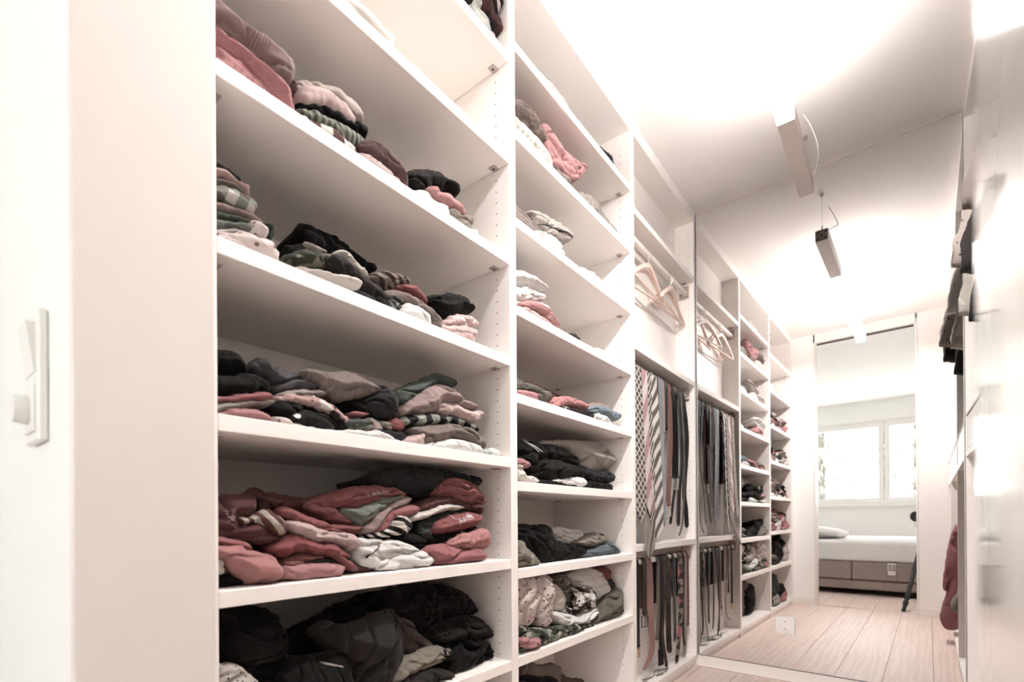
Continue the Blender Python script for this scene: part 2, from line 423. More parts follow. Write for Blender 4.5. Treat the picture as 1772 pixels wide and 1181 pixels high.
es_ = emit('lamp_sides', LAMP_COL, LAMP[1])
for x in (LX0, LX1-.003): box('side_diffuser', (x, LY0, LZ0), (x+.003, 2.0095, LZ1), es_, lamp, 0)
box('side_diffuser', (LX0+.003, LY0, LZ0), (LX1-.003, LY0+.003, LZ1), es_, lamp, 0)
for y in (LY1,):
    ec = box('end_cap', (LX0, y, LZ0), (LX1, y+.003, LZ1), M['alu'], lamp, .0005)
    yy = y-.0006 if y < 1 else y+.003
    for dx, dz in ((-.017, -.017), (.017, -.017), (-.017, .017), (.017, .017), (0, 0)):
        cx_, cz_ = (LX0+LX1)/2+dx, (LZ0+LZ1)/2+dz
        box('screw', (cx_-.005, yy, cz_-.003), (cx_+.005, yy+.0006, cz_+.003), M['hole'], ec, 0)
for y in (LY0+.02, LY1-.02):
    w_ = tubeobj('suspension_wire', [((LX0+LX1)/2, y, LZ1-.01), ((LX0+LX1)/2, y, CEIL-.012)], .0008, M['chrome'], lamp, 6)
    tubeobj('wire_grip', [((LX0+LX1)/2, y, LZ1-.012), ((LX0+LX1)/2, y, LZ1+.028)], .004, M['chrome'], lamp, 10)
    tubeobj('ceiling_mount', [((LX0+LX1)/2, y, CEIL-.016), ((LX0+LX1)/2, y, CEIL-.0005)], .008, M['chrome'], lamp, 12)
cpts = cat_rom([(-.285, 2.49, LZ1-.002), (-.262, 2.47, LZ1+.02), (-.25, 2.40, LZ1+.06), (-.27, 2.36, LZ1+.13), (-.295, 2.36, CEIL-.004)], 6)
tubeobj('power_cord', cpts, .0022, M['plastic'], lamp, 8)

# ------------------------------------------------------------------ socket on the mirror, switch by the door
sk = empty('power_socket', (-.439, ymir(-.439), .232), 'white square power socket set into the mirror near the floor', 'socket')
xs0, xs1 = -.481, -.397
slab('cover_frame', xs0, xs1, -.008, -.0005, .2325, .3165, M['plastic'], sk)
slab('insert', xs0+.014, xs1-.014, -.0105, -.008, .2465, .3025, M['plastic'], sk)
cx_, cz_ = (xs0+xs1)/2, .2745
bm = bmesh.new(); yf = ymir(cx_)-.0108
for r0, r1, dy0, dy1 in ((.0215, .0195, 0, .002), (.0195, 0.0, .002, .002)):
    ring = [[bm.verts.new((cx_+r*math.cos(a*math.pi/12), yf+dy, cz_+r*math.sin(a*math.pi/12))) for a in range(24)] for r, dy in ((r0, dy0), (max(r1, 1e-4), dy1))]
    for a in range(24): bm.faces.new((ring[0][a], ring[0][(a+1) % 24], ring[1][(a+1) % 24], ring[1][a]))
obj('socket_well', mesh(bm, smooth=True, sharp=30), M['fitting'], sk)
for dx in (-.0095, .0095):
    slab('contact_hole', cx_+dx-.0026, cx_+dx+.0026, -.0098, -.0089, cz_-.0026, cz_+.0026, M['hole'], sk)
for dz in (-.0185, .0165): slab('earth_clip', cx_-.003, cx_+.003, -.0112, -.0088, cz_+dz, cz_+dz+.003, M['hole'], sk)
sw = empty('light_switch', (-.845, YD0, .905), 'white double light switch on the bedroom wall left of the doorway', 'switch')
box('cover_frame', (-.887, YD0-.010, .906), (-.803, YD0-.0004, 1.064), M['plastic'], sw, .002)
bm = bmesh.new(); vs = [bm.verts.new(p) for p in ((-.873, YD0-.0112, .990), (-.817, YD0-.0112, .990), (-.817, YD0-.0185, 1.050), (-.873, YD0-.0185, 1.050), (-.873, YD0-.009, .990), (-.817, YD0-.009, .990), (-.817, YD0-.009, 1.050), (-.873, YD0-.009, 1.050))]
for f in ((0, 1, 2, 3), (4, 7, 6, 5), (0, 4, 5, 1), (3, 2, 6, 7), (0, 3, 7, 4), (1, 5, 6, 2)): bm.faces.new([vs[i] for i in f])
bmesh.ops.recalc_face_normals(bm, faces=bm.faces); obj('rocker', mesh(bm), M['plastic'], sw)
box('insert', (-.873, YD0-.013, .918), (-.817, YD0-.009, .976), M['plastic'], sw, .001)
tubeobj('dimmer_knob', [(-.845, YD0-.012, .947), (-.845, YD0-.027, .947)], [.019, .017], M['plastic'], sw, 24)

# ------------------------------------------------------------------ bedroom seen in the mirror
YW = -3.27
WX0, WX1, WZ0, WZ1 = -1.98, .98, .985, 2.19
for nm, lo, hi in (('wall_window_left', (-2.6, 0), (WX0, CEIL)), ('wall_window_right', (WX1, 0), (1.9, CEIL)), ('wall_window_below', (WX0, 0), (WX1, WZ0)), ('wall_window_above', (WX0, WZ1), (WX1, CEIL))):
    struct(box(nm, (lo[0], YW-.16, lo[1]), (hi[0], YW, hi[1]), M['wall_bed'], bev=0))
win = bpy.data.objects.new('window_1', None); win.location = (-.5, YW-.05, WZ0); link(win); win['kind'] = 'structure'
def ring_frame(name, x0, x1, z0, z1, w, y0, y1, mat, parent):
    bm = bmesh.new()
    bbox(bm, (x0, y0, z0), (x1, y1, z0+w), .002); bbox(bm, (x0, y0, z1-w), (x1, y1, z1), .002)
    bbox(bm, (x0, y0, z0+w), (x0+w, y1, z1-w), .002); bbox(bm, (x1-w, y0, z0+w), (x1, y1, z1-w), .002)
    return obj(name, mesh(bm), mat, parent)
ring_frame('window_frame', WX0, WX1, WZ0, WZ1, .035, YW-.09, YW-.02, M['plastic'], win)
sx = [WX0+.036, -1.40, -.382, .60, WX1-.036]
sx = [WX0+.036, -.382, WX1-.036]
for a, b in zip(sx[:-1], sx[1:]):
    s_ = ring_frame('sash', a+.003, b-.003, WZ0+.036, WZ1-.036, .062, YW-.08, YW-.012, M['plastic'], win)
    box('pane', (a+.064, YW-.05, WZ0+.097), (b-.064, YW-.044, WZ1-.097), M['glass'], s_, 0)
box('mullion_gap', (-.3845, YW-.02, WZ0+.036), (-.3795, YW-.0125, WZ1-.036), M['dark'], win, 0)
box('window_sill', (WX0-.02, YW-.015, WZ0-.03), (WX1+.02, YW+.05, WZ0-.001), M['plastic'], win, .003)

def upholstery():
    t = NT('grey_upholstery'); a = t.noise(t.coords(scale=(14, 14, 160)), 9, 3); b = t.noise(t.coords(scale=(160, 160, 14)), 9, 3)
    f = t.math('MULTIPLY', t.math('ADD', a, b), .5)
    t.link(t.mix(t.ramp(f, .35, .65), lin((84, 73, 68)), lin((150, 137, 129))), t.b.inputs['Base Color']); t.b.inputs['Roughness'].default_value = .9
    t.bump(f, .4, .002); return t.m
M['uph'] = upholstery()
sheet = fabric('sheet', (238, 234, 230), weave=300)
bed = empty('box_spring_bed', (-.75, -1.6, 0), 'box spring bed with grey upholstered base and white mattress in the bedroom', 'bed')
BX0, BX1, BY0, BY1 = -2.0, .62, -2.65, -.672
for i, (a, b) in enumerate(((BX0, -.515), (-.511, BX1))):
    box('upper_base', (a, BY0, .160), (b, BY1, .345), M['uph'], bed, .012)
box('lower_base', (BX0, BY0, .062), (BX1, BY1-.004, .152), M['uph'], bed, .012)
box('seam_board', (BX0+.02, BY0+.02, .148), (BX1-.02, BY1-.012, .164), M['dark'], bed, 0)
for x, y in ((BX0+.1, BY0+.1), (BX1-.1, BY0+.1), (BX0+.1, BY1-.2), (BX1-.1, BY1-.2)):
    tubeobj('leg', [(x, y, 0), (x, y, .065)], .03, M['black'], bed, 12)
bm = bmesh.new(); bbox(bm, (BX0, BY0, .350), (BX1, BY1+.002, .553), .0)
bmesh.ops.bevel(bm, geom=bm.edges[:], offset=.03, segments=4, affect='EDGES', profile=.6)
obj('mattress', mesh(bm, smooth=True, sharp=50), sheet, bed)
rc = empty('remote_control', (-.185, BY1+.02, .19), 'small remote control hanging in a grey pocket on the bed base', 'remote')
box('pocket', (-.225, BY1+.0005, .165), (-.140, BY1+.012, .262), M['uph'], rc, .004)
hd_ = box('handset', (-.213, BY1+.006, .225), (-.150, BY1+.024, .342), M['alu'], rc, .004)
for i in range(3):
    for j in range(2): box('button', (-.205+j*.028, BY1+.024, .272+i*.022), (-.183+j*.028, BY1+.0265, .284+i*.022), M['black'], hd_, 0)

# ================================================================== soft things
def chaikin(P, n=2):
    for _ in range(n):
        Q = []
        for i in range(len(P)):
            a, b = P[i], P[(i+1) % len(P)]; Q += [a*.75+b*.25, a*.25+b*.75]
        P = Q
    return P
def resample(P, step):
    P = np.array(P+[P[0]]); s = np.r_[0, np.cumsum(np.hypot(*np.diff(P, axis=0).T))]
    n = max(12, int(s[-1]/step)); t = np.linspace(0, s[-1], n, endpoint=False)
    return np.c_[np.interp(t, s, P[:, 0]), np.interp(t, s, P[:, 1])]
def seg_dist(Q, B):
    A = B; D = np.roll(B, -1, 0)-A; L = (D**2).sum(1)+1e-12
    out = np.full(len(Q), 1e9)
    for i in range(len(A)):
        w = Q-A[i]; t = np.clip((w@D[i])/L[i], 0, 1); out = np.minimum(out, np.hypot(*(w-t[:, None]*D[i]).T))
    return out
def inside(Q, B):
    x, y = Q[:, 0], Q[:, 1]; r = np.zeros(len(Q), bool); j = len(B)-1
    for i in range(len(B)):
        c = (B[i, 1] > y) != (B[j, 1] > y)
        xx = (B[j, 0]-B[i, 0])*(y-B[i, 1])/(B[j, 1]-B[i, 1]+1e-15)+B[i, 0]
        r ^= c & (x < xx); j = i
    return r
def fold(u, v, ang, seed, L):
    """crumpled-cloth relief: sharp ridges running roughly along ang"""
    c, s = math.cos(ang), math.sin(ang); a = (u*c+v*s)/L; b = (-u*s+v*c)/L
    q = noise.noise(Vector((a*.9+seed, b*.9, seed*1.7)))
    b2 = b+.55*q
    n1 = noise.noise(Vector((a*.6, b2*1.5, seed))); n2 = noise.noise(Vector((a*1.2+9, b2*2.9, seed+5)))
    n3 = noise.noise(Vector((a*2.3, b2*5.0, seed+11)))
    return .55*q+.55*n1-.85*math.exp(-(n1/.10)**2)-.55*math.exp(-(n2/.08)**2)*(.55+q)+.17*n3+.3
def cloth(name, P2, to3d, mat, depth=.2, layers=0, ang=0.0, amp=.006, bulge=.02, L=.06, seed=0.0, rim=.011, grow=.003, edge=.004, h=None, parent=None, back=True, lim=None, sag=False):
    """soft body: outline P2 (u,v) puffed towards the front (+n) and reaching back by depth. to3d(u,v,n)"""
    P = [np.array(p, float) for p in P2]
    B = np.array(chaikin(P, 1))
    sgn = sum(B[i, 0]*B[(i+1) % len(B), 1]-B[(i+1) % len(B), 0]*B[i, 1] for i in range(len(B)))
    area = abs(sum(B[i, 0]*B[(i+1) % len(B), 1]-B[(i+1) % len(B), 0]*B[i, 1] for i in range(len(B))))/2
    h = h or min(.0075, max(.0029, math.sqrt(area/2400)))
    B = resample(list(B), h*1.1)
    tg = np.roll(B, -2, 0)-np.roll(B, 2, 0); nm_ = np.c_[tg[:, 1], -tg[:, 0]]*(1 if sgn > 0 else -1); nm_ /= np.hypot(*nm_.T)[:, None]+1e-9
    wob = np.array([noise.noise(Vector((b[0]*42+seed, b[1]*42, seed)))+.6*noise.noise(Vector((b[0]*95+seed, b[1]*95, 3.1))) for b in B])
    B = B+nm_*(grow+edge*wob)[:, None]
    lo, hi = B.min(0), B.max(0); gx = np.arange(lo[0], hi[0]+h, h); gy = np.arange(lo[1], hi[1]+h, h*.866)
    G = np.array([(x+(h/2 if j % 2 else 0), y) for j, y in enumerate(gy) for x in gx])
    G = G[inside(G, B)] if len(G) else G
    if len(G): G = G[seg_dist(G, B) > h*.55]
    allp = [Vector(p) for p in np.vstack([B, G])] if len(G) else [Vector(p) for p in B]
    nb = len(B); r = geometry.delaunay_2d_cdt(allp, [(i, (i+1) % nb) for i in range(nb)], [], 1, 1e-7)
    V = np.array([tuple(v) for v in r[0]]); d = seg_dist(V, B); dm = max(d.max(), 1e-4)
    R = min(rim, dm*.9); zl = None; groove = .013
    if not layers and amp <= .0085 and back:
        layers = int(min(5, max(1, round(dm*2/.020)))); groove = .0075
    amp *= 1.45; bulge *= .8
    if layers:
        nbn = 48; ub = ((V[:, 0]-lo[0])/(hi[0]-lo[0]+1e-9)*nbn).astype(int).clip(0, nbn)
        zl = np.full(nbn+1, 1e9); zh = np.full(nbn+1, -1e9); np.minimum.at(zl, ub, V[:, 1]); np.maximum.at(zh, ub, V[:, 1])
    bm = bmesh.new(); vs = []
    for i, (u, v) in enumerate(V):
        e = min(d[i]/R, 1.0); n = -R+R*math.sqrt(max(0, 1-(1-e)**2)) + bulge*(d[i]/dm)**.8
        k = min(1, d[i]/(R*.8)+.15)
        n += amp*fold(u, v, ang, seed, L)*k
        if layers:
            t = (v-zl[ub[i]])/max(zh[ub[i]]-zl[ub[i]], .01)+.10*noise.noise(Vector((u*14, seed, 1.3)))
            f = abs(math.sin(math.pi*layers*t)); n += groove*(f**.4-1)*k*min(1, max(.0, .75+.9*noise.noise(Vector((u*9+seed, t*2, 5)))))
        vs.append(bm.verts.new(to3d(u, v, n)))
    for f in r[2]:
        if len(set(f)) == 3:
            try: bm.faces.new([vs[i] for i in f])
            except ValueError: pass
    for v in [v for v in bm.verts if not v.link_faces]: bm.verts.remove(v)
    o0 = Vector(to3d(0, 0, 0)); nd = Vector(to3d(0, 0, 1))-o0
    b0 = Vector(to3d(*B.min(0), 0)); b1 = Vector(to3d(*B.max(0), 0)); zb = min(b0.z, b1.z); cen = (b0+b1)/2
    for st in (.25, .35, .4):
        es = [e for e in bm.edges if e.is_boundary]
        g = bmesh.ops.extrude_edge_only(bm, edges=es)['geom']
        for w in [x for x in g if isinstance(x, bmesh.types.BMVert)]:
            w.co -= nd*(depth*st)
            if sag:
                w.co.z = zb+(w.co.z-zb)*.90; w.co.y = cen.y+(w.co.y-cen.y)*.965
            p = w.co
            w.co += Vector((noise.noise(p*17), noise.noise(p*17+Vector((7, 0, 0))), noise.noise(p*17+Vector((0, 9, 0)))))*min(amp*.5, .004)
    bmesh.ops.holes_fill(bm, edges=[e for e in bm.edges if e.is_boundary], sides=0)
    if lim:
        for w in bm.verts:
            for i_ in range(3): w.co[i_] = min(max(w.co[i_], lim[i_][0]), lim[i_][1])
    bmesh.ops.recalc_face_normals(bm, faces=bm.faces)
    return obj(name, mesh(bm, smooth=True), mat, parent)

FR = {'K1': (360, 0, 3.2815), 'K2': (360, 260, 3.2815), 'K3': (360, 560, 3.2815), 'K4': (360, 780, 3.2815), 'K5': (360, 960, 3.2815),
      'L1': (880, 0, 3.4735), 'L2': (880, 320, 3.4735), 'L3': (880, 620, 4.2176), 'L4': (880, 880, 3.9235), 'L5': (880, 1090, 8.0545)}
SHELFZ = {('1', k): v+TH for k, v in S1.items()}; SHELFZ.update({('2', k): v+TH for k, v in S2.items()}); SHELFZ[('2', 'Z')] = .059; SHELFZ[('1', 'Z')] = .059
ORD = {'A': 'first', 'B': 'second', 'C': 'third', 'D': 'fourth', 'E': 'fifth', 'F': 'sixth', 'G': 'seventh', 'H': 'eighth', 'Z': 'bottom'}
GN = [0]
YR = {'1': (.3405, 1.1045), '2': (1.1412, 1.9240)}
def wear(shelf, frame, name, desc, mat, s, pts, cat='clothing', **kw):
    """one garment on a shelf: outline read off the photo, set at x = -W - s"""
    GN[0] += 1; fx, fy, fs = FR[frame]; X = -W-s; zs_ = SHELFZ[(shelf[0], shelf[1])]+.0008
    ztop = zs_ + (.2893 if shelf[0] == '1' else .256) - TH - .004 if shelf[1] not in 'Z' else .36
    if shelf in ('1A', '2A'): ztop = 2.42
    P = []; ya, yb = YR[shelf[0]]
    for w in pts.split():
        a, b = w.split(','); px = fx+float(a)/fs
        if b == 'b':
            y = hit(px, 700, 0, X).y
            for _ in range(4): y = hit(px, proj((X, y, zs_))[1], 0, X).y
            P.append((y, zs_))
        else:
            q = hit(px, fy+float(b)/fs, 0, X); P.append((q.y, min(max(q.z, zs_), ztop)))
    P = [(min(max(y, ya), yb), z) for y, z in P]
    k = dict(depth=.15, sag=True, seed=GN[0]*3.7, ang=random.uniform(-.35, .35)); k.update(kw)
    k['depth'] = min(k['depth'], .375-s)
    txt = k.pop('text', None)
    sh = {}
    k['lim'] = ((XB+.004, -W-.003 if s >= .02 else -W+.05), (ya-.0012, yb+.0012), (zs_, ztop))
    o = cloth(name, P, lambda u, v, n: (X+n, u, v), FM[mat], **k)
    tag(o, desc+', '+('near' if shelf[0] == '1' else 'middle')+' column '+ORD[shelf[1]]+' shelf', cat)
    if txt: 
        for q in txt: lettering(o, fx, fy, fs, X, *q)
    return o
def bvh(o):
    from mathutils.bvhtree import BVHTree
    bm0 = bmesh.new(); bm0.from_mesh(o.data); bt = BVHTree.FromBMesh(bm0); bm0.free(); return bt
def patch(o, frame, s, mat, pts, name='trim_strip', lift=.0014, h=.004):
    """sewn-on strip or label: flat outline draped over the garment's front"""
    fx, fy, fs = FR[frame]; X = -W-s; bt = bvh(o)
    B = resample([np.array((hit(fx+float(a)/fs, fy+float(b)/fs, 0, X).y, hit(fx+float(a)/fs, fy+float(b)/fs, 0, X).z)) for a, b in (w.split(',') for w in pts.split())], h*.7)
    lo, hi = B.min(0), B.max(0); G = np.array([(x, y) for x in np.arange(lo[0], hi[0], h) for y in np.arange(lo[1], hi[1], h)])
    if len(G): G = G[inside(G, B)]
    if len(G): G = G[seg_dist(G, B) > h*.4]
    al = [Vector(p) for p in (np.vstack([B, G]) if len(G) else B)]; nb = len(B)
    r = geometry.delaunay_2d_cdt(al, [(i, (i+1) % nb) for i in range(nb)], [], 1, 1e-7)
    bm = bmesh.new(); vs = []
    for v in r[0]:
        q = bt.ray_cast(Vector((.5, v[0], v[1]))-o.location, Vector((-1, 0, 0)))
        vs.append(bm.verts.new(((q[0].x+o.location.x if q[0] is not None else X-.004)+lift, v[0], v[1])))
    for f in r[2]:
        if len(set(f)) == 3: bm.faces.new([vs[i] for i in f])
    for f in bm.faces:
        f.normal_update()
        if f.normal.x < 0: f.normal_flip()
    obj(name, mesh(bm, smooth=True), FM[mat], o)
def lettering(o, fx, fy, fs, X, s, a, b, size, rot, col, dx=0):
    """print lying on the garment's front, letter outlines draped on its surface"""
    c = bpy.data.curves.new('t', 'FONT'); c.body = s; c.size = 1.0; c.resolution_u = 3
    t = bpy.data.objects.new('t', c); COL.objects.link(t); bpy.context.view_layer.update()
    me = bpy.data.meshes.new_from_object(t.evaluated_get(bpy.context.evaluated_depsgraph_get()))
    COL.objects.unlink(t); bpy.data.objects.remove(t)
    from mathutils.bvhtree import BVHTree
    bm0 = bmesh.new(); bm0.from_mesh(o.data); bt = BVHTree.FromBMesh(bm0); bm0.free()
    q = hit(fx+a/fs, fy+b/fs, 0, X); bm = bmesh.new(); bm.from_mesh(me)
    bmesh.ops.triangulate(bm, faces=bm.faces); bmesh.ops.subdivide_edges(bm, edges=[e for e in bm.edges if e.calc_length() > .2], cuts=2)
    cr, sr = math.cos(rot), math.sin(rot)
    for v in bm.verts:
        u, w = v.co.x*size*1.15, v.co.y*size
        y, z = q.y+u*cr-w*sr, q.z+u*sr+w*cr
        h_ = bt.ray_cast(Vector((.5, y, z))-o.location, Vector((-1, 0, 0)))
        x = h_[0].x+o.location.x+.0012 if h_[0] is not None else X-.002
        v.co = Vector((x, y, z))
    m2 = bpy.data.meshes.new('print'); bm.to_mesh(m2); bm.free()
    obj('print', m2, FM[col], o)

def strap(name, label, cat, mat, path, wpx, wm, rodz, group=None, th=.0028, tip='round', over=.22, xr=RX, buckle=None, taper=None, xoff=.0, xpow=1.2, xbase=0.0, stitch=False):
    """belt or tie laid over a rail: pixel centre line -> hanging ribbon with thickness"""
    XF = xr+.0175+th+xbase
    nq = len(path)-1; pts = [hit(px, py, 0, XF+xoff*(i_/nq)**xpow) for i_, (px, py) in enumerate(path)]
    phi = math.radians(68)-math.acos(min(1, wpx/(373*wm))); phi = max(-.15, min(phi, 1.0))
    c = [(p.y, p.z) for p in pts]; y0 = c[0][0]
    line = []
    R_ = .0145+th*.7
    for k in range(6): line.append((xr-R_, y0-.008, rodz-over*(1-k/6)))
    for k in range(9):
        a = math.pi-k*math.pi/8; line.append((xr+R_*math.cos(a), y0, rodz+R_*math.sin(a)))
    cc = [(y0, rodz-.012)]+[q for q in c if q[1] < rodz-.04]
    zl_ = cc[-1][1]
    for q in cat_rom(cc, 9): line.append((XF+xoff*max(0, min(1, (rodz-q[1])/(rodz-zl_)))**xpow, q[0], q[1]))
    n = len(line); e = bmesh.new(); rows = []
    tot = sum(math.dist(line[i], line[i+1]) for i in range(n-1)); s_ = 0
    zend = line[-1][2]
    for i, p in enumerate(line):
        if i: s_ += math.dist(line[i-1], line[i])
        f = min(1, max(0, (rodz-p[2]-.01)/.12)) if i > 12 else 0
        ph = phi*f; wd_ = Vector((math.sin(ph), math.cos(ph), 0)); rem = tot-s_
        hw = wm/2
        if taper: hw *= taper[0]+(taper[1]-taper[0])*min(1, max(0, (rodz-p[2])/(rodz-zend+1e-6)))
        if tip == 'round' and rem < wm*.5: hw *= math.sqrt(max(.02, 1-(1-rem/(wm*.5))**2))
        if tip == 'point' and rem < wm*.62: hw *= max(.03, rem/(wm*.62))
        if name == 'necktie' and i <= 14: hw *= .8
        t = Vector(line[min(i+1, n-1)])-Vector(line[max(i-1, 0)]); t.normalize(); nr = t.cross(wd_).normalized()
        P = Vector(p); dx = max(0, -.968-(P.x-abs(wd_.x)*hw))
        P = P+Vector((dx, 0, 0))
        rows.append([e.verts.new(P+wd_*hw+nr*th/2), e.verts.new(P-wd_*hw+nr*th/2), e.verts.new(P-wd_*hw-nr*th/2), e.verts.new(P+wd_*hw-nr*th/2)])
    for i in range(n-1):
        for k in range(4): e.faces.new((rows[i][k], rows[i][(k+1) % 4], rows[i+1][(k+1) % 4], rows[i+1][k]))
    e.faces.new(rows[0]); e.faces.new(rows[-1][::-1])
    bmesh.ops.recalc_face_normals(e, faces=e.faces)
    st = None
    if stitch:
        st = bmesh.new(); acc = 0
        for i in range(12, n-1):
            for sd in (0, 1):
                a, b = rows[i][sd].co, rows[i+1][sd].co; c_ = (rows[i][0].co+rows[i][1].co)/2; d_ = (b-a).length; k = max(1, int(d_/.009))
                for j in range(k):
                    p = a.lerp(b, (j+.5)/k); p = p.lerp(c_+(p-a), .16)
                    m_ = Matrix.Translation(p); bmesh.ops.create_cube(st, size=.0032, matrix=m_)
    me = mesh(e, smooth=True, sharp=50)
    if buckle is None:
        o = obj(name, me, FM[mat], None); tag(o, label, cat, group)
        if st is not None: w_ = obj('stitching', mesh(st), FM['white'], o); w_['kind'] = 'stuff'
        return o
    o = empty(name, Vector((XF, line[-1][1], zend)), label, cat, group)
    obj('strap' if cat == 'belt' else 'blade', me, FM[mat], o)
    bw, bh, bmn = buckle; P = Vector(line[-1]); wd_ = Vector((math.sin(phi), math.cos(phi), 0)); r_ = .0022
    a = P+wd_*bw/2; b = P-wd_*bw/2; dn = Vector((0, 0, -bh))
    bm = bmesh.new(); tube(bm, [a, b], r_, 8); tube(bm, [b, b+dn], r_, 8); tube(bm, [b+dn, a+dn], r_, 8); tube(bm, [a+dn, a], r_, 8); tube(bm, [P, P+dn*1.02], r_*.8, 8)
    bmesh.ops.recalc_face_normals(bm, faces=bm.faces)
    obj('buckle', mesh(bm, smooth=True, sharp=50), M[bmn], o)
    k = P+Vector((0, 0, .012)); bm = bmesh.new()
    tube(bm, [k+wd_*(wm/2+.002), k-wd_*(wm/2+.002)], .004, 8); bmesh.ops.recalc_face_normals(bm, faces=bm.faces)
    obj('keeper', mesh(bm, smooth=True, sharp=50), FM[mat], o)
    return o

def hanger(y, rz, label, tilt=0.0, dx=0.0):
    z = 2.045+.0145+.0025
    h_ = empty('coat_hanger', (RX, y, z), label, 'hanger', 'wooden hangers on the high rail')
    Rm = Matrix.Rotation(rz, 4, 'Z')@Matrix.Rotation(tilt, 4, 'X')
    def T(p): return Vector((RX+dx, y, z))+(Rm@Vector(p))
    # hook in the hanger's own x-z plane (across the rail)
    hk = [(-.017*math.cos(a), 0, -.017+.017*math.sin(a)) for a in np.linspace(-.5, math.pi-.1, 12)]
    pts = [Vector((RX, y, z))+Vector((-p[0], p[1], p[2])) for p in hk]
    pts = pts[::-1]; pts = [p for p in pts]
    end = T((0, 0, -.075)); pts2 = pts+[Vector((RX, y, z-.045)), end]
    pts2[-2] = (pts2[-1]+Vector((RX+.004, y, z-.035)))/2
    tubeobj('hook', pts2, .0016, M['chrome'], h_, 8)
    # wooden shoulders: a bowed bar, thick in the middle
    bm = bmesh.new(); rows = []
    for i in range(29):
        t = i/14-1; s = abs(t); yy = .205*t; zz = -.072-.115*s**1.35; hh = .022*(1-.5*s); tt = .006
        rows.append([bm.verts.new(T((dx, yy, zz-dz*hh))) for dx, dz in ((-tt, 0), (tt, 0), (tt, 1), (-tt, 1))])
    for a, b in zip(rows[:-1], rows[1:]):
        for k in range(4): bm.faces.new((a[k], a[(k+1) % 4], b[(k+1) % 4], b[k]))
    bm.faces.new(rows[0]); bm.faces.new(rows[-1][::-1]); bmesh.ops.recalc_face_normals(bm, faces=bm.faces)
    obj('shoulder_bar', mesh(bm, smooth=True, sharp=40), M['wood'], h_)
    tubeobj('trouser_bar', [T((0, -.190, -.193)), T((0, .190, -.193))], .0052, M['wood'], h_, 10)
    return h_

# ================================================================== cloths
for k, c in dict(white=(238, 235, 231), cream=(226, 215, 203), beige=(200, 180, 168), palepink=(214, 178, 172), blush=(205, 158, 152), salmon=(200, 118, 114),
                 pink=(196, 122, 122), rose=(178, 92, 96), brick=(158, 72, 72), red=(166, 70, 72), maroon=(104, 52, 54), wine=(84, 40, 44), mauve=(166, 134, 128),
                 taupe=(132, 112, 104), greige=(172, 158, 148), brown=(96, 78, 70), black=(15, 12, 11), coal=(26, 22, 21), charcoal=(50, 43, 41), slate=(50, 50, 53),
                 bluegrey=(88, 84, 90), navy=(38, 38, 45), teal=(50, 60, 55), green=(84, 96, 87), sage=(122, 129, 118), mint=(176, 196, 180), olive=(104, 98, 82),
                 khaki=(140, 126, 108), plum=(104, 66, 72), blue=(118, 142, 154), denim=(92, 108, 118), grey=(128, 122, 118), tan=(176, 140, 122), rust=(148, 78, 68)).items():
    fabric(k, c)
fabric('satinrose', (186, 92, 98), rough=.42, sheen=0)
fabric('satinblack', (24, 20, 19), rough=.4, sheen=0)
fabric('satinolive', (96, 86, 76), rough=.4, sheen=0)
fabric('mauverib', (168, 134, 126), 'rib', sc=420)
fabric('ribgrey', (150, 128, 118), 'rib', sc=480)
fabric('stripegreen', (92, 98, 88), 'stripe', (146, 146, 126), sc=150, ang=68)
fabric('stripebrown', (72, 56, 52), 'stripe', (150, 128, 116), sc=130, ang=35)
fabric('stripeblack', (40, 34, 33), 'stripe', (150, 158, 146), sc=42, ang=80)
fabric('sleeve', (196, 184, 166), 'stripe', (112, 56, 54), sc=105, ang=55)
fabric('sportstripe', (232, 226, 218), 'stripe3', (228, 222, 214), (70, 60, 58), sc=90, ang=60)
fabric('creamstripe', (224, 212, 200), 'stripe', (96, 58, 54), sc=38, ang=88)
fabric('gingham', (214, 208, 198), 'gingham', (96, 82, 74), (140, 146, 132), sc=62, ang=12)
fabric('plaiddark', (36, 26, 27), 'plaid', (92, 40, 44), (214, 190, 186), sc=26, ang=18)
fabric('plaidlight', (168, 174, 166), 'plaid', (206, 208, 200), (226, 224, 218), sc=24, ang=40)
fabric('floralpink', (196, 120, 122), 'floral', (232, 208, 204), (170, 84, 90), sc=64)
fabric('floralwhite', (230, 214, 208), 'floral', (170, 92, 92), (120, 128, 112), sc=100)
fabric('blouse', (222, 204, 194), 'floral', (158, 72, 76), (170, 130, 122), sc=78)
fabric('pyjama', (238, 216, 212), 'spots', (146, 96, 98), sc=58)
fabric('printpink', (226, 184, 180), 'floral', (196, 96, 100), (240, 232, 228), sc=70)
fabric('lace', (236, 230, 224), 'floral', (206, 186, 176), (214, 204, 190), sc=90)
fabric('polka', (32, 28, 27), 'spots', (240, 236, 232), sc=34)
fabric('abstract', (44, 36, 35), 'print', (206, 158, 150), (230, 218, 208), sc=22)
fabric('camo', (92, 92, 76), 'camo', (60, 66, 56), (132, 118, 98), sc=26)
fabric('camogrey', (128, 120, 110), 'camo', (86, 92, 86), (160, 132, 122), sc=24)
fabric('zebra', (34, 29, 28), 'zebra', (224, 216, 206), sc=14, ang=25)
fabric('leopard', (206, 194, 182), 'spots', (36, 28, 27), sc=110)
fabric('bwprint', (232, 226, 218), 'print', (44, 38, 36), (120, 104, 92), sc=28)
fabric('leaf', (98, 106, 90), 'leaf', (50, 54, 46), (160, 156, 136), sc=52)
fabric('cable', (216, 204, 190), 'knit', sc=90)
fabric('knitgrey', (156, 142, 132), 'knit', sc=130)
fabric('boucle', (116, 96, 86), 'spots', (142, 122, 112), sc=220)
fabric('bwblack', (30, 26, 26), 'print', (60, 54, 52), (226, 220, 214), sc=30)
fabric('tie_check', (92, 76, 66), 'check', (226, 216, 206), sc=54)
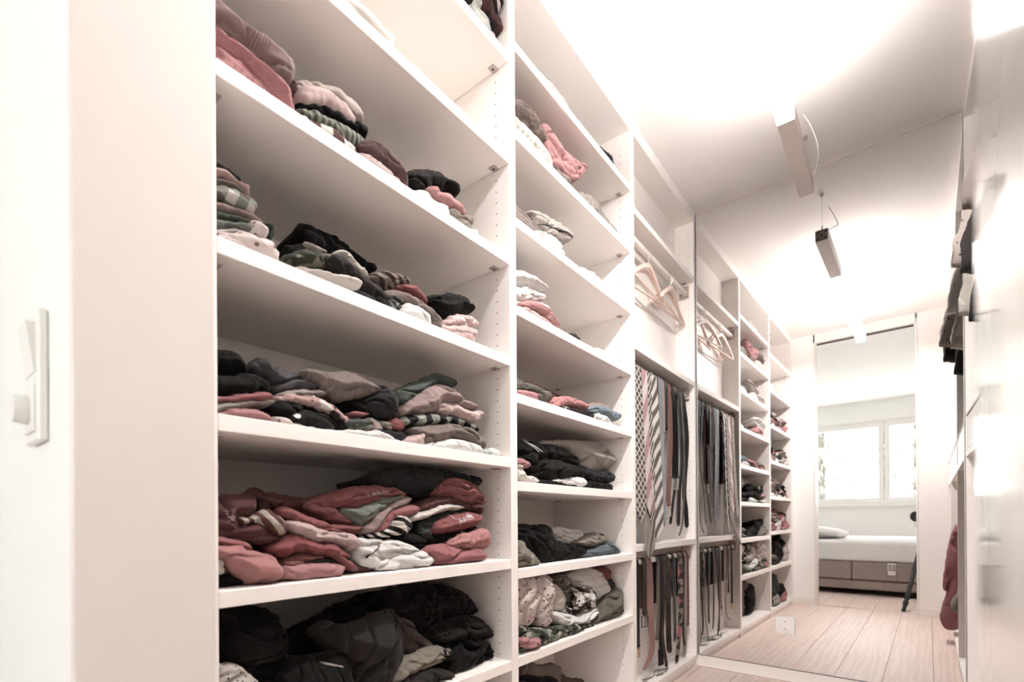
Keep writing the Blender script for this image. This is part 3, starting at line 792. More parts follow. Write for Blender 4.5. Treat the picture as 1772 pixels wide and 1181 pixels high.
fabric('tie_pink', (212, 146, 146), 'stripe', (240, 222, 216), sc=22, ang=-58)
fabric('tie_thin', (66, 54, 50), 'stripe', (228, 218, 208), sc=90, ang=-52)
fabric('tie_bold', (112, 98, 88), 'stripe', (238, 230, 222), sc=42, ang=-50)
fabric('tie_blue', (134, 132, 146), rough=.5)
fabric('tie_grey', (140, 124, 112), 'stripe3', (150, 136, 124), (30, 24, 22), sc=60, ang=-55)
fabric('leather_black', (15, 12, 11), rough=.6, sheen=0)
fabric('leather_brown', (72, 52, 46), rough=.6, sheen=0)
fabric('leather_tan', (150, 92, 80), rough=.6, sheen=0)
fabric('leather_rose', (166, 112, 100), rough=.6, sheen=0)
fabric('leather_red', (150, 58, 58), rough=.6, sheen=0)
fabric('leather_beige', (186, 166, 152), rough=.6, sheen=0)
fabric('leather_grey', (120, 104, 92), rough=.6, sheen=0)
fabric('leather_studs', (30, 25, 23), 'studs', (220, 210, 200), sc=420, rough=.6, sheen=0)
fabric('leather_argyle', (190, 92, 92), 'argyle', (58, 46, 42), (160, 138, 124), sc=26, rough=.6, sheen=0)
fabric('leather_darkargyle', (64, 48, 44), 'argyle', (38, 31, 29), (84, 58, 54), sc=26, rough=.6, sheen=0)
fabric('paisley', (176, 158, 146), 'floral', (74, 60, 54), (120, 102, 92), sc=70)
fabric('creamrib', (214, 204, 190), 'stripe', (190, 178, 164), sc=120, ang=90)

# ------------------------------------------------------------------ garments, shelf by shelf
random.seed(11)
# near column, first shelf
wear('1A', 'K1', 'shirt', 'black and red plaid shirt, crumpled on top', 'plaiddark', .025, '1560,-90 1640,-60 1682,20 1678,70 1640,95 1690,130 1703,190 1670,203 1600,115 1580,70', amp=.012)
wear('1A', 'K1', 'shirt', 'pale grey-green plaid shirt hanging over the shelf edge', 'plaidlight', .05, '1480,-120 1575,-90 1585,80 1668,198 1703,212 1700,275 1690,b 1480,b', amp=.01)
wear('1A', 'K1', 'shirt', 'small dark plaid cuff left of the pale plaid shirt', 'plaiddark', .05, '1440,-80 1525,-60 1515,20 1495,45 1470,15 1430,-40')
# second shelf
wear('1B', 'K1', 'blanket', 'off-white folded blanket with a drooping edge', 'cream', .03, '640,-190 740,-80 800,-10 850,20 950,110 985,175 1050,215 1048,250 1040,b 660,b', amp=.008, ang=0, L=.1)
wear('1B', 'K1', 'sheet', 'white folded sheet lying behind the off-white blanket', 'white', .10, '560,-300 700,-150 830,-10 900,60 980,150 990,b 560,b', amp=.006, layers=2)
# third shelf
C = '1C'
wear(C, 'K1', 'blouse', 'pink floral blouse at the bottom of the left pile', 'floralpink', .045, '-60,180 20,225 60,250 130,320 190,350 240,410 300,450 350,500 372,545 375,b -60,b', layers=2)
wear(C, 'K1', 'jacket', 'rolled dusty rose satin jacket', 'satinrose', .035, '-60,100 20,140 60,165 150,215 250,300 350,390 430,460 480,540 498,605 498,b 400,b 372,548 300,450 240,405 180,345 120,310 50,245 -60,180', amp=.004, bulge=.03, L=.12, rim=.03)
g_ = wear(C, 'K1', 'sweatshirt', 'mauve sweatshirt with ribbed cuff topping the pink pile', 'mauve', .055, '-60,-60 20,-6 60,20 140,90 215,150 260,165 340,225 420,300 480,370 482,400 470,450 440,440 350,390 250,300 150,215 60,165 -60,100', amp=.010, bulge=.03)
patch(g_, 'K1', .055, 'mauverib', '185,165 250,155 345,222 300,330 235,280 170,215', 'ribbed_cuff')
patch(g_, 'K1', .055, 'rose', '268,262 330,225 345,232 285,275', 'seam_band')
wear(C, 'K1', 'scarf', 'dark wine scarf squeezed behind the satin jacket', 'wine', .09, '400,420 475,390 512,520 506,600 500,b 440,b')
wear(C, 'K1', 'sweater', 'beige sweater lying highest in the second pile', 'beige', .08, '480,450 560,458 700,490 790,550 850,600 886,660 880,705 845,690 780,640 700,560 540,520 500,545', amp=.006)
wear(C, 'K1', 'trousers', 'pinkish beige folded trousers with gathered waist', 'palepink', .05, '522,520 560,488 640,490 720,530 800,610 852,680 825,702 760,665 690,605 600,595 535,575', amp=.004, bulge=.02)
wear(C, 'K1', 'sweater', 'black sweater in the middle of the second pile', 'black', .06, '498,596 560,583 650,592 700,615 780,670 818,702 838,678 910,745 896,782 800,735 700,675 560,628 500,615', amp=.004)
wear(C, 'K1', 'sweater', 'grey-green finely striped sweater', 'stripegreen', .05, '503,622 570,620 690,666 800,727 906,796 895,816 840,822 760,792 640,712 540,655', amp=.004)
wear(C, 'K1', 'shirt', 'white shirt with brown trim under the striped sweater', 'creamstripe', .04, '520,640 630,708 680,712 760,770 830,840 858,870 855,b 500,b', layers=2, amp=.004)
wear(C, 'K1', 'sweater', 'plum sweater draped over the third pile', 'plum', .045, '880,790 940,800 1020,870 1080,930 1125,1000 1132,1055 1125,b 1090,b 1085,1012 1000,930 900,870 850,845', amp=.005, bulge=.025)
wear(C, 'K1', 'sweater', 'beige-pink knits stacked under the plum sweater', 'palepink', .04, '852,850 930,890 1010,950 1080,1015 1100,1050 1095,b 840,b', layers=3, amp=.003)
wear(C, 'K1', 'jacket', 'black padded jacket with frayed edge, right pile', 'coal', .06, '1122,1000 1150,965 1190,955 1290,968 1350,1005 1410,1050 1422,1080 1412,1128 1375,1115 1320,1085 1260,1075 1190,1090 1145,1065', amp=.009, bulge=.03)
wear(C, 'K2', 'top', 'bright pink rolled top beside the black padded jacket', 'pink', .035, '1250,228 1275,206 1330,238 1400,270 1440,310 1468,352 1455,367 1390,332 1310,292 1262,250', amp=.004, bulge=.025)
wear(C, 'K2', 'top', 'white top under the pink rolled top', 'white', .04, '1160,225 1230,229 1262,247 1310,292 1375,325 1370,b 1150,b', amp=.005)
wear(C, 'K2', 'top', 'taupe ruffled top near the right panel', 'khaki', .045, '1315,325 1380,325 1450,365 1495,373 1504,410 1492,445 1485,b 1320,b', amp=.008, L=.04)
wear(C, 'K2', 'camisole', 'white lace camisole corner at the right panel', 'lace', .04, '1470,440 1500,446 1530,450 1534,472 1528,b 1470,b', amp=.004)
# fourth shelf
D = '1D'
wear(D, 'K2', 'sweater', 'dark slate sweater on top of the left stack', 'slate', .07, '-60,20 20,58 60,70 130,118 205,188 150,185 60,118 -60,95', amp=.004)
wear(D, 'K2', 'tshirt', 'dusty pink rolled t-shirt in the left stack', 'blush', .055, '-60,85 20,105 60,110 100,130 160,180 210,188 240,205 238,250 222,265 170,217 110,182 50,167 -60,160', bulge=.02, amp=.004)
wear(D, 'K2', 'tshirt', 'brown-grey t-shirt in the left stack', 'taupe', .06, '-60,160 20,165 70,165 130,190 190,240 232,264 170,254 100,224 -60,200', amp=.003)
wear(D, 'K2', 'shirt', 'checked white, brown and green shirt in the left stack', 'gingham', .045, '-60,190 20,193 60,195 120,225 180,245 250,285 292,320 265,352 210,348 140,317 90,288 -60,270', amp=.004, bulge=.02)
wear(D, 'K2', 'tshirt', 'flat mauve-pink t-shirt in the left stack', 'mauve', .05, '-60,270 20,283 70,290 150,330 240,370 322,410 300,428 220,394 140,368 -60,340', amp=.003)
wear(D, 'K2', 'top', 'dark green folded top in the left stack', 'green', .05, '-60,338 20,345 70,346 160,371 245,396 256,420 222,432 140,408 60,402 -60,396', amp=.003)
wear(D, 'K2', 'top', 'light green folded top in the left stack', 'sage', .045, '-60,394 20,400 70,392 150,402 240,441 226,472 130,450 60,442 -60,444', amp=.003)
wear(D, 'K2', 'top', 'floral white and pink top with square neckline', 'floralwhite', .04, '232,408 262,398 300,415 352,450 332,502 290,484 230,474 130,462 20,470 -60,470 -60,444 130,446 226,470 246,440', amp=.004)
wear(D, 'K2', 'top', 'dark teal sleeve showing behind the floral top', 'teal', .08, '316,408 360,420 378,462 352,508 345,b 320,b')
wear(D, 'K2', 'pyjamas', 'white and pink spotted pyjamas at the front edge', 'pyjama', .03, '-60,470 20,478 100,465 180,460 270,480 350,515 395,555 412,602 407,b -60,b', amp=.006, bulge=.03, rim=.03)
wear(D, 'K2', 'coat', 'black coat rising at the back of the heap', 'black', .11, '520,470 524,418 545,408 640,450 760,515 860,590 962,672 930,692 850,640 760,590 650,560 560,540', amp=.008)
wear(D, 'K2', 'shorts', 'black shorts at the left of the heap', 'coal', .09, '452,558 500,530 560,524 575,585 560,b 460,b')
wear(D, 'K2', 'ribbon', 'greyish pink ribbon belt lying in the black coat', 'greige', .075, '556,512 600,528 692,580 650,592 590,575', amp=.006, bulge=.01)
wear(D, 'K2', 'trousers', 'olive camouflage trousers in the heap', 'camo', .06, '415,604 520,575 640,582 700,588 685,665 600,668 500,658 440,645', amp=.010)
wear(D, 'K2', 'hoodie', 'charcoal hoodie falling towards the shelf edge', 'charcoal', .05, '680,600 740,588 800,640 860,690 930,740 1003,800 1004,874 990,b 930,b 860,795 800,735 720,695 678,672', amp=.012, bulge=.03)
wear(D, 'K2', 'blouse', 'cream ruffled blouse across the heap', 'cream', .055, '728,580 770,558 802,585 852,640 925,722 885,712 810,650 760,606', amp=.007, bulge=.015, L=.03)
wear(D, 'K2', 'trousers', 'cream rolled trousers along the front edge', 'cream', .03, '492,664 560,660 660,690 760,705 850,740 864,770 848,798 800,794 740,768 660,734 560,694 500,684', amp=.005, bulge=.025)
wear(D, 'K2', 'trousers', 'dark navy trousers under the heap', 'navy', .045, '425,632 500,680 560,694 720,764 860,800 1000,872 1060,920 1060,b 420,b', amp=.006)
wear(D, 'K2', 'sweater', 'brown and beige striped sweater beside the charcoal hoodie', 'stripebrown', .06, '912,712 970,686 1040,690 1110,715 1165,762 1090,772 1030,794 960,764', amp=.008, bulge=.03)
wear(D, 'K2', 'top', 'brick red top under the striped sweater', 'brick', .055, '1060,775 1150,758 1200,800 1236,840 1242,884 1210,874 1160,826 1090,796', amp=.006, bulge=.02)
wear(D, 'K2', 'cardigan', 'taupe cardigan spilling to the front edge', 'taupe', .04, '1005,800 1090,794 1160,824 1230,870 1290,930 1322,972 1316,1005 1305,b 1275,b 1230,935 1180,895 1100,855 1020,834', amp=.008)
wear(D, 'K2', 'camisole', 'shiny black camisole with white piece beneath', 'satinblack', .045, '1003,830 1060,824 1102,852 1112,902 1110,b 1000,b', amp=.010)
wear(D, 'K2', 'top', 'plain white folded top at the shelf edge', 'white', .03, '1092,892 1150,870 1212,888 1252,932 1274,990 1266,b 1100,b', amp=.005, bulge=.02)
wear(D, 'K2', 'sweater', 'rounded black sweater on the right pile', 'black', .06, '1234,830 1320,825 1400,810 1460,838 1502,890 1504,922 1460,932 1400,934 1340,978 1290,940 1244,885', amp=.008, bulge=.04)
wear(D, 'K2', 'tshirt', 'pink printed t-shirt under the black sweater', 'printpink', .045, '1326,985 1390,932 1480,938 1542,975 1532,1003 1440,1004 1370,1008', amp=.005)
wear(D, 'K2', 'tshirt', 'pale pink rolled t-shirts lowest in the right pile', 'palepink', .035, '1300,990 1400,1000 1480,996 1534,1020 1536,1062 1512,1082 1505,b 1300,b', amp=.005, layers=2)
# fifth shelf
E_ = '1E'
wear(E_, 'K3', 'sweater', 'thick black sweater on top of the left pile', 'black', .07, '-60,150 20,148 80,140 150,155 210,200 236,250 237,292 120,304 -60,296', amp=.006, bulge=.035, rim=.03)
wear(E_, 'K3', 'sweater', 'second black sweater beneath the thick black one', 'coal', .06, '-60,290 120,300 235,286 300,300 352,345 362,372 330,394 200,408 100,418 -60,408', amp=.006, bulge=.03)
wear(E_, 'K3', 'tshirt', 'coral pink t-shirt under the black sweaters', 'rose', .05, '-60,405 100,412 200,402 330,390 372,430 300,444 200,449 -60,462', amp=.005)
wear(E_, 'K3', 'top', 'beige folded top with pale hem', 'greige', .045, '-60,460 120,450 220,431 320,430 386,436 380,453 280,464 180,479 90,503 -60,508', amp=.004)
wear(E_, 'K3', 'sweater', 'pink sweater lowest in the left pile', 'pink', .035, '-60,508 90,500 180,484 260,490 330,515 376,550 382,b -60,b', amp=.004, bulge=.025, rim=.03)
wear(E_, 'K3', 'hoodie', 'crumpled blue-grey hoodie with raised hood', 'bluegrey', .08, '232,242 270,214 320,196 352,214 357,240 440,270 530,288 600,328 645,372 590,394 500,394 400,414 350,384 356,342 300,292 240,268', amp=.014, bulge=.03)
wear(E_, 'K3', 'sweater', 'grey-brown ribbed wool sweater', 'ribgrey', .065, '538,276 600,264 700,275 825,269 870,309 950,344 985,386 900,408 800,424 720,444 660,404 620,352 560,304', amp=.006, bulge=.05)
wear(E_, 'K3', 'sweater', 'dark slate sweater slumped beside the ribbed one', 'slate', .07, '950,365 1000,356 1050,398 1076,460 1082,502 1052,558 960,550 900,484 880,432 940,398', amp=.010, bulge=.04)
wear(E_, 'K3', 'trousers', 'black trousers under the ribbed sweater', 'black', .08, '700,440 880,424 912,490 962,550 960,570 850,550 790,505', amp=.006)
wear(E_, 'K3', 'scarf', 'pale grey folded scarf', 'greige', .06, '395,402 500,384 620,379 672,395 662,418 560,414 400,420', amp=.004)
wear(E_, 'K3', 'blouse', 'black, pink and white abstract print blouse', 'abstract', .05, '375,422 480,400 580,409 680,439 742,490 804,540 792,564 740,556 660,506 560,456 420,450', amp=.007)
wear(E_, 'K3', 'top', 'charcoal top beneath the abstract print blouse', 'coal', .055, '345,475 400,442 520,460 600,478 690,520 765,580 815,614 760,608 650,566 540,576 430,566 368,544', amp=.010)
wear(E_, 'K3', 'top', 'black top with white polka dots', 'polka', .04, '428,534 500,500 570,494 640,519 722,580 724,606 640,606 540,580 470,575', amp=.008)
wear(E_, 'K3', 'top', 'cream top showing under the polka dot top', 'floralwhite', .04, '375,540 430,538 470,572 560,582 645,604 645,b 380,b', amp=.006)
wear(E_, 'K3', 'scarf', 'small coral scarf end in the dark clothes', 'rose', .06, '796,506 900,499 924,525 840,532', amp=.004)
wear(E_, 'K3', 'trousers', 'grey-green camouflage trousers in the middle', 'camogrey', .055, '776,560 800,544 900,539 1040,560 1044,604 960,620 820,610', amp=.007)
wear(E_, 'K3', 'scarf', 'dark red and white scarf end', 'brick', .055, '1036,552 1080,533 1124,580 1104,618 1040,606', amp=.007)
wear(E_, 'K3', 'jeans', 'dark navy folded jeans at the shelf edge', 'navy', .05, '945,616 1060,599 1144,640 1140,b 960,b', amp=.005)
wear(E_, 'K3', 'top', 'white flattened top along the shelf edge', 'white', .03, '650,600 790,609 900,611 1000,619 1085,660 1112,690 1112,b 650,b', amp=.005)
wear(E_, 'K3', 'top', 'pale rose top with peaked corner', 'palepink', .035, '1105,668 1180,630 1226,613 1232,692 1226,b 1105,b', amp=.006)
wear(E_, 'K3', 'top', 'green crumpled top crowning the right pile', 'green', .07, '1058,384 1130,360 1230,310 1300,286 1360,299 1402,330 1408,362 1330,356 1270,356 1200,414 1120,454 1068,486', amp=.011, bulge=.03)
wear(E_, 'K3', 'hoodie', 'mauve hoodie folded in the right pile', 'mauve', .055, '1096,470 1110,450 1180,410 1270,347 1330,354 1400,380 1450,430 1522,460 1527,498 1460,496 1400,466 1310,455 1300,506 1200,522 1088,536', amp=.009, bulge=.035)
wear(E_, 'K3', 'sweater', 'pale pink sweater rolled in the right pile', 'palepink', .045, '1302,458 1390,449 1460,489 1530,509 1560,494 1568,530 1532,564 1460,550 1390,520 1310,516', amp=.006, bulge=.02)
wear(E_, 'K3', 'sweater', 'black and green broad striped sweater', 'stripeblack', .05, '1086,542 1180,515 1280,514 1390,519 1480,559 1532,590 1538,616 1400,580 1280,570 1200,578 1130,580', amp=.007, bulge=.02)
wear(E_, 'K3', 'sweater', 'grey-brown soft sweater in the right pile', 'taupe', .045, '1130,592 1220,579 1330,564 1430,574 1520,609 1576,670 1578,712 1500,698 1420,660 1330,668 1280,688 1230,700 1180,650', amp=.010, bulge=.03)
wear(E_, 'K3', 'top', 'white knotted top at the foot of the right pile', 'white', .03, '1236,684 1320,669 1400,654 1480,669 1556,710 1562,b 1236,b', amp=.008, bulge=.02, L=.04)
wear(E_, 'K3', 'top', 'mint green corner of a top by the panel', 'mint', .04, '1546,716 1598,714 1608,735 1608,b 1546,b')
wear(E_, 'K3', 'camisole', 'white lace edge leaning on the right panel', 'lace', .035, '1598,712 1640,707 1662,750 1662,b 1600,b')
# sixth shelf
F_ = '1F'
wear(F_, 'K4', 'sweatshirt', 'maroon sweatshirt with white lettering at far left', 'maroon', .06, '-60,300 20,292 70,284 110,250 230,255 285,262 272,330 240,372 150,384 170,415 290,455 400,505 350,524 200,514 60,486 -60,486', amp=.010, bulge=.03,
     text=[('R', 82, 372, .017, -1.5, 'blush'), ('iı,', 98, 334, .016, -1.3, 'blush'), ('ıı-', 70, 330, .014, -1.5, 'blush')])
wear(F_, 'K4', 'hood', 'maroon hood flopped over the lettered sweatshirt', 'wine', .07, '272,266 380,258 452,308 400,306 335,338 272,376 240,374 275,330', amp=.008, bulge=.03)
wear(F_, 'K4', 'tracksuit', 'beige sleeve with maroon and white stripes', 'sleeve', .045, '172,394 250,380 310,354 342,328 392,360 452,440 442,474 400,476 340,438 290,408 200,416', amp=.007, bulge=.02)
wear(F_, 'K4', 'trousers', 'dark maroon trousers below the striped sleeve', 'maroon', .055, '-60,440 180,412 290,406 402,476 402,514 330,536 200,506 -60,500', amp=.006)
wear(F_, 'K4', 'top', 'rose band of a top above the salmon sweatshirt', 'rose', .05, '-60,490 60,488 150,500 232,530 268,574 200,558 -60,545', amp=.004)
wear(F_, 'K4', 'sweatshirt', 'salmon pink sweatshirt slumped over the shelf edge', 'salmon', .03, '-60,540 70,529 150,540 200,545 250,570 340,590 400,610 442,650 438,720 400,744 300,b 200,b 130,664 60,606 -60,606', amp=.011, bulge=.04, rim=.03)
wear(F_, 'K4', 'top', 'white striped top under the salmon sweatshirt', 'creamstripe', .05, '-60,600 60,602 116,662 145,705 -60,710', amp=.004)
wear(F_, 'K4', 'trousers', 'black trousers at the far left bottom', 'black', .05, '-60,700 140,698 225,738 190,b -60,b', amp=.004)
wear(F_, 'K4', 'sweatshirt', 'maroon sweatshirt lying along the back', 'maroon', .10, '236,242 265,219 330,235 450,259 540,274 590,294 622,324 700,350 780,380 832,410 826,436 760,438 640,410 500,362 420,340 395,306 330,280 250,268', amp=.008, bulge=.02)
wear(F_, 'K4', 'sweatshirt', 'rose sleeve stretched over the maroon sweatshirt', 'rose', .075, '556,318 592,296 622,294 720,324 792,369 834,410 822,430 720,398 600,348', amp=.006, bulge=.02)
wear(F_, 'K4', 'sweatshirt', 'brick red sweatshirt in the second pile', 'brick', .06, '380,342 430,324 500,344 620,399 740,429 832,430 862,408 868,474 800,476 760,481 660,478 560,438 440,396', amp=.007, bulge=.025)
wear(F_, 'K4', 'top', 'dusty pale pink top in the second pile', 'palepink', .045, '446,408 490,397 580,419 680,464 800,474 848,489 858,542 815,570 760,536 680,517 600,524 540,496 460,436', amp=.008, bulge=.03)
wear(F_, 'K4', 'sweatshirt', 'orange-red sweatshirt with gathered hem', 'red', .05, '345,575 400,509 470,468 540,489 600,519 680,514 742,550 794,590 782,616 720,626 680,608 620,590 560,598 510,578 460,598 436,606', amp=.011, bulge=.03, L=.05)
wear(F_, 'K4', 'sweatshirt', 'rust pocket flap under the orange-red sweatshirt', 'rust', .045, '430,645 500,590 560,589 620,584 684,606 600,632 530,656 520,672 455,662', amp=.008)
wear(F_, 'K4', 'top', 'dark green folded top showing as a thin band', 'teal', .05, '540,642 610,610 700,614 775,640 700,650 600,648', amp=.003)
wear(F_, 'K4', 'tshirt', 'pink t-shirt flat at the bottom of the second pile', 'pink', .03, '425,672 540,650 650,645 774,654 776,684 756,694 750,b 425,b', amp=.005)
wear(F_, 'K4', 'strap', 'dark red strap dangling to the shelf edge', 'brick', .03, '676,512 702,532 765,598 858,662 852,688 822,684 738,622', amp=.003, bulge=.008)
wear(F_, 'K4', 'tshirt', 'brick red printed t-shirt on top of the third pile', 'brick', .065, '596,292 650,265 740,239 830,209 940,202 1040,214 1112,234 1134,262 1040,277 930,292 860,322 830,339 770,318 700,326 640,306', amp=.007, bulge=.03,
     text=[('1. milchun', 874, 266, .015, .17, 'cream')])
wear(F_, 'K4', 'sweater', 'sage green sweater in the third pile', 'sage', .055, '765,338 830,332 900,309 1000,269 1112,254 1130,268 1040,306 960,356 900,418 868,438 838,406 800,376', amp=.005, bulge=.02)
wear(F_, 'K4', 'sweater', 'pale mauve sweater in the third pile', 'mauve', .05, '868,474 900,419 980,349 1080,289 1152,261 1160,288 1080,318 1020,358 982,418 932,472', amp=.005, bulge=.02)
wear(F_, 'K4', 'sweatshirt', 'rose pink sweatshirt in the third pile', 'rose', .05, '926,470 990,409 1030,349 1120,309 1198,314 1200,352 1150,378 1080,378 1040,400 1020,450 970,470', amp=.007, bulge=.02)
wear(F_, 'K4', 'blouse', 'black and white zebra striped blouse', 'zebra', .045, '876,480 960,466 1030,442 1048,368 1100,356 1152,380 1164,432 1144,476 1040,490 960,500', amp=.010, bulge=.02)
wear(F_, 'K4', 'trousers', 'black trousers under the zebra blouse', 'black', .055, '864,492 1000,486 1150,464 1244,500 1254,552 1200,575 1060,525 900,522', amp=.005)
g_ = wear(F_, 'K4', 'trousers', 'off-white trousers with dark side stripes', 'white', .04, '832,566 868,500 930,509 1080,514 1160,539 1220,570 1150,582 1070,600 1000,632 960,668 900,662 846,638', amp=.008, bulge=.025)
patch(g_, 'K4', .04, 'charcoal', '874,608 962,539 965,543 878,613', 'side_stripe')
wear(F_, 'K4', 'top', 'pink sliver of a top between white clothes', 'blush', .05, '1046,596 1180,574 1226,584 1150,608')
wear(F_, 'K4', 'top', 'white crumpled top lowest in the third pile', 'white', .03, '962,656 1030,605 1150,594 1230,579 1282,594 1288,622 1262,648 1250,b 985,b', amp=.008, bulge=.02)
wear(F_, 'K4', 'tracksuit', 'red dark-bottomed garment at the pile foot', 'maroon', .05, '790,640 840,630 900,665 970,672 960,b 800,b', amp=.005)
wear(F_, 'K4', 'coat', 'large slate coat folded under the shelf above', 'slate', .09, '916,152 960,120 1100,108 1350,113 1500,148 1558,158 1552,192 1522,209 1460,176 1390,170 1330,200 1300,248 1270,272 1180,268 1110,242 1040,216 950,196', amp=.006, bulge=.03)
wear(F_, 'K4', 'sweatshirt', 'red sweatshirt crumpled at top right', 'brick', .055, '1288,256 1330,198 1400,153 1460,164 1522,204 1572,270 1567,302 1520,306 1440,297 1380,262', amp=.012, bulge=.035)
wear(F_, 'K4', 'sweatshirt', 'maroon sweatshirt below the crumpled red one', 'maroon', .055, '1194,322 1250,279 1340,261 1420,266 1460,299 1542,300 1564,330 1556,368 1480,340 1400,310 1300,328 1208,348', amp=.006, bulge=.02)
wear(F_, 'K4', 'top', 'cream top folded in the right pile', 'cream', .05, '1154,372 1250,339 1330,304 1400,305 1474,326 1400,335 1300,355 1240,384 1158,404', amp=.005)
wear(F_, 'K4', 'top', 'dark green top bent around the lettered shirt', 'teal', .055, '1184,446 1240,399 1290,369 1350,349 1450,344 1486,341 1350,376 1292,408 1266,456 1256,508 1200,502', amp=.005)
wear(F_, 'K4', 'tshirt', 'brick red t-shirt with bold white lettering', 'brick', .045, '1268,446 1300,394 1400,359 1500,350 1560,365 1560,394 1522,436 1440,458 1350,478 1284,480', amp=.004, bulge=.03, rim=.02,
     text=[('I', 1372, 391, .019, .0, 'white'), ('A', 1456, 386, .019, .15, 'white'), (')RAVER)', 1391, 414, .0165, .2, 'white')])
wear(F_, 'K4', 'trousers', 'black trousers between lettered shirt and salmon sweatshirt', 'black', .05, '1250,486 1350,470 1440,454 1534,424 1484,470 1400,490 1370,520 1300,534 1250,528', amp=.005)
wear(F_, 'K4', 'sweatshirt', 'pink sweatshirt upper half by the right panel', 'salmon', .035, '1354,550 1390,489 1480,459 1582,438 1604,480 1604,556 1500,562 1420,564', amp=.006, bulge=.03)
wear(F_, 'K4', 'sweatshirt', 'pink sweatshirt folded lowest by the right panel', 'rose', .03, '1228,574 1290,539 1360,539 1420,560 1572,560 1580,602 1570,b 1285,b 1280,610', amp=.010, bulge=.03, L=.08)
# seventh shelf
G_ = '1G'
wear(G_, 'K5', 'coat', 'big black coat filling the left side', 'black', .09, '-60,330 60,310 300,292 430,380 460,560 420,700 400,b -60,b', amp=.010, L=.12)
wear(G_, 'K5', 'sweater', 'dark brown sweater folded over the black coat', 'coal', .07, '60,520 180,440 330,420 440,480 470,590 330,610 240,680 160,650 80,640', amp=.012, L=.1, bulge=.03)
wear(G_, 'K5', 'coat', 'black coat high at the back right', 'black', .10, '920,310 1000,205 1200,166 1380,178 1480,228 1538,300 1534,336 1460,352 1300,390 1200,450 1080,420', amp=.008, bulge=.04)
wear(G_, 'K5', 'sweater', 'black rounded sweater near the right panel', 'coal', .07, '1230,450 1400,368 1520,348 1592,400 1618,450 1604,480 1500,496 1400,510 1300,530', amp=.008, bulge=.04)
wear(G_, 'K5', 'cardigan', 'black folded cardigan with loose edges at right', 'black', .05, '1300,560 1380,520 1440,489 1592,490 1624,540 1618,585 1590,b 1310,b', amp=.012, layers=3, bulge=.02)
wear(G_, 'K5', 'trousers', 'black trousers heaped at the back centre', 'black', .12, '440,560 560,380 700,290 850,232 940,300 930,420 760,560 600,640 450,700 450,b 1100,b 1100,560', amp=.012)
wear(G_, 'K5', 'hoodie', 'dark charcoal hoodie draped in the centre', 'charcoal', .055, '636,388 660,374 700,388 760,420 930,345 1062,308 1088,400 1102,500 1112,600 1095,660 1060,740 1030,b 860,b 840,720 820,610 740,525', amp=.018, bulge=.05, L=.11, ang=.9)
wear(G_, 'K5', 'top', 'taupe top rising behind the charcoal hoodie', 'brown', .08, '1080,352 1140,368 1192,440 1210,470 1270,500 1260,560 1110,600 1100,500', amp=.010)
g_ = wear(G_, 'K5', 'trousers', 'beige trouser leg with striped cuff', 'khaki', .045, '1040,760 1060,662 1120,600 1230,549 1290,526 1375,538 1380,556 1350,584 1290,634 1180,668 1100,740 1080,b 1030,b', amp=.007, bulge=.03)
patch(g_, 'K5', .045, 'black', '1322,534 1334,534 1318,600 1306,596', 'cuff_stripe')
patch(g_, 'K5', .045, 'black', '1346,536 1357,538 1345,582 1334,588', 'cuff_stripe')
g_ = wear(G_, 'K5', 'jacket', 'charcoal jacket with pale zip pocket', 'coal', .06, '390,740 500,604 640,569 760,549 830,590 846,725 860,800 860,b 390,b', amp=.016, bulge=.04, L=.1, ang=1.1)
patch(g_, 'K5', .06, 'greige', '626,613 640,607 738,625 741,634 640,619', 'zip')
wear(G_, 'K5', 'blouse', 'white and black leopard print blouse at lower left', 'leopard', .035, '-60,640 80,618 180,650 240,690 310,750 310,b -60,b', amp=.010)
wear(G_, 'K5', 'trousers', 'dark grey trousers hanging at the front edge', 'charcoal', .03, '1060,760 1160,690 1300,639 1412,690 1392,760 1380,b 1060,b', amp=.009)
# near column, bottom (seen only in the mirror)
SHELFZ[('1', 'Z')] = .059
def low(col, name, desc, mat, y0, y1, h_, s=.05, **kw):
    GN[0] += 1; X = -W-s; z0 = .06
    pts = [(y0, z0), (y0, z0+h_*.55), (y0+(y1-y0)*.2, z0+h_), (y0+(y1-y0)*.6, z0+h_*.92), (y1, z0+h_*.5), (y1, z0)]
    k = dict(depth=.22, seed=GN[0]*3.7, amp=.010, bulge=.03); k.update(kw)
    k['lim'] = ((XB+.004, -W-.003), YR[str(col)], (z0, .37)); o = cloth(name, pts, lambda u, v, n: (X+n, u, v), FM[mat], **k)
    return tag(o, desc, 'clothing')
low(1, 'sweater', 'dark teal sweater in the bottom compartment of the near column', 'teal', .62, 1.04, .26)
low(1, 'jacket', 'black jacket at the bottom of the near column by the wall', 'coal', .42, .70, .15, s=.04)
low(1, 'tshirt', 'salmon t-shirt peeking out at the bottom of the near column', 'salmon', .50, .66, .09, s=.02)
low(1, 'sweater', 'greige knit at the bottom front of the near column', 'greige', .74, .93, .09, s=.02)

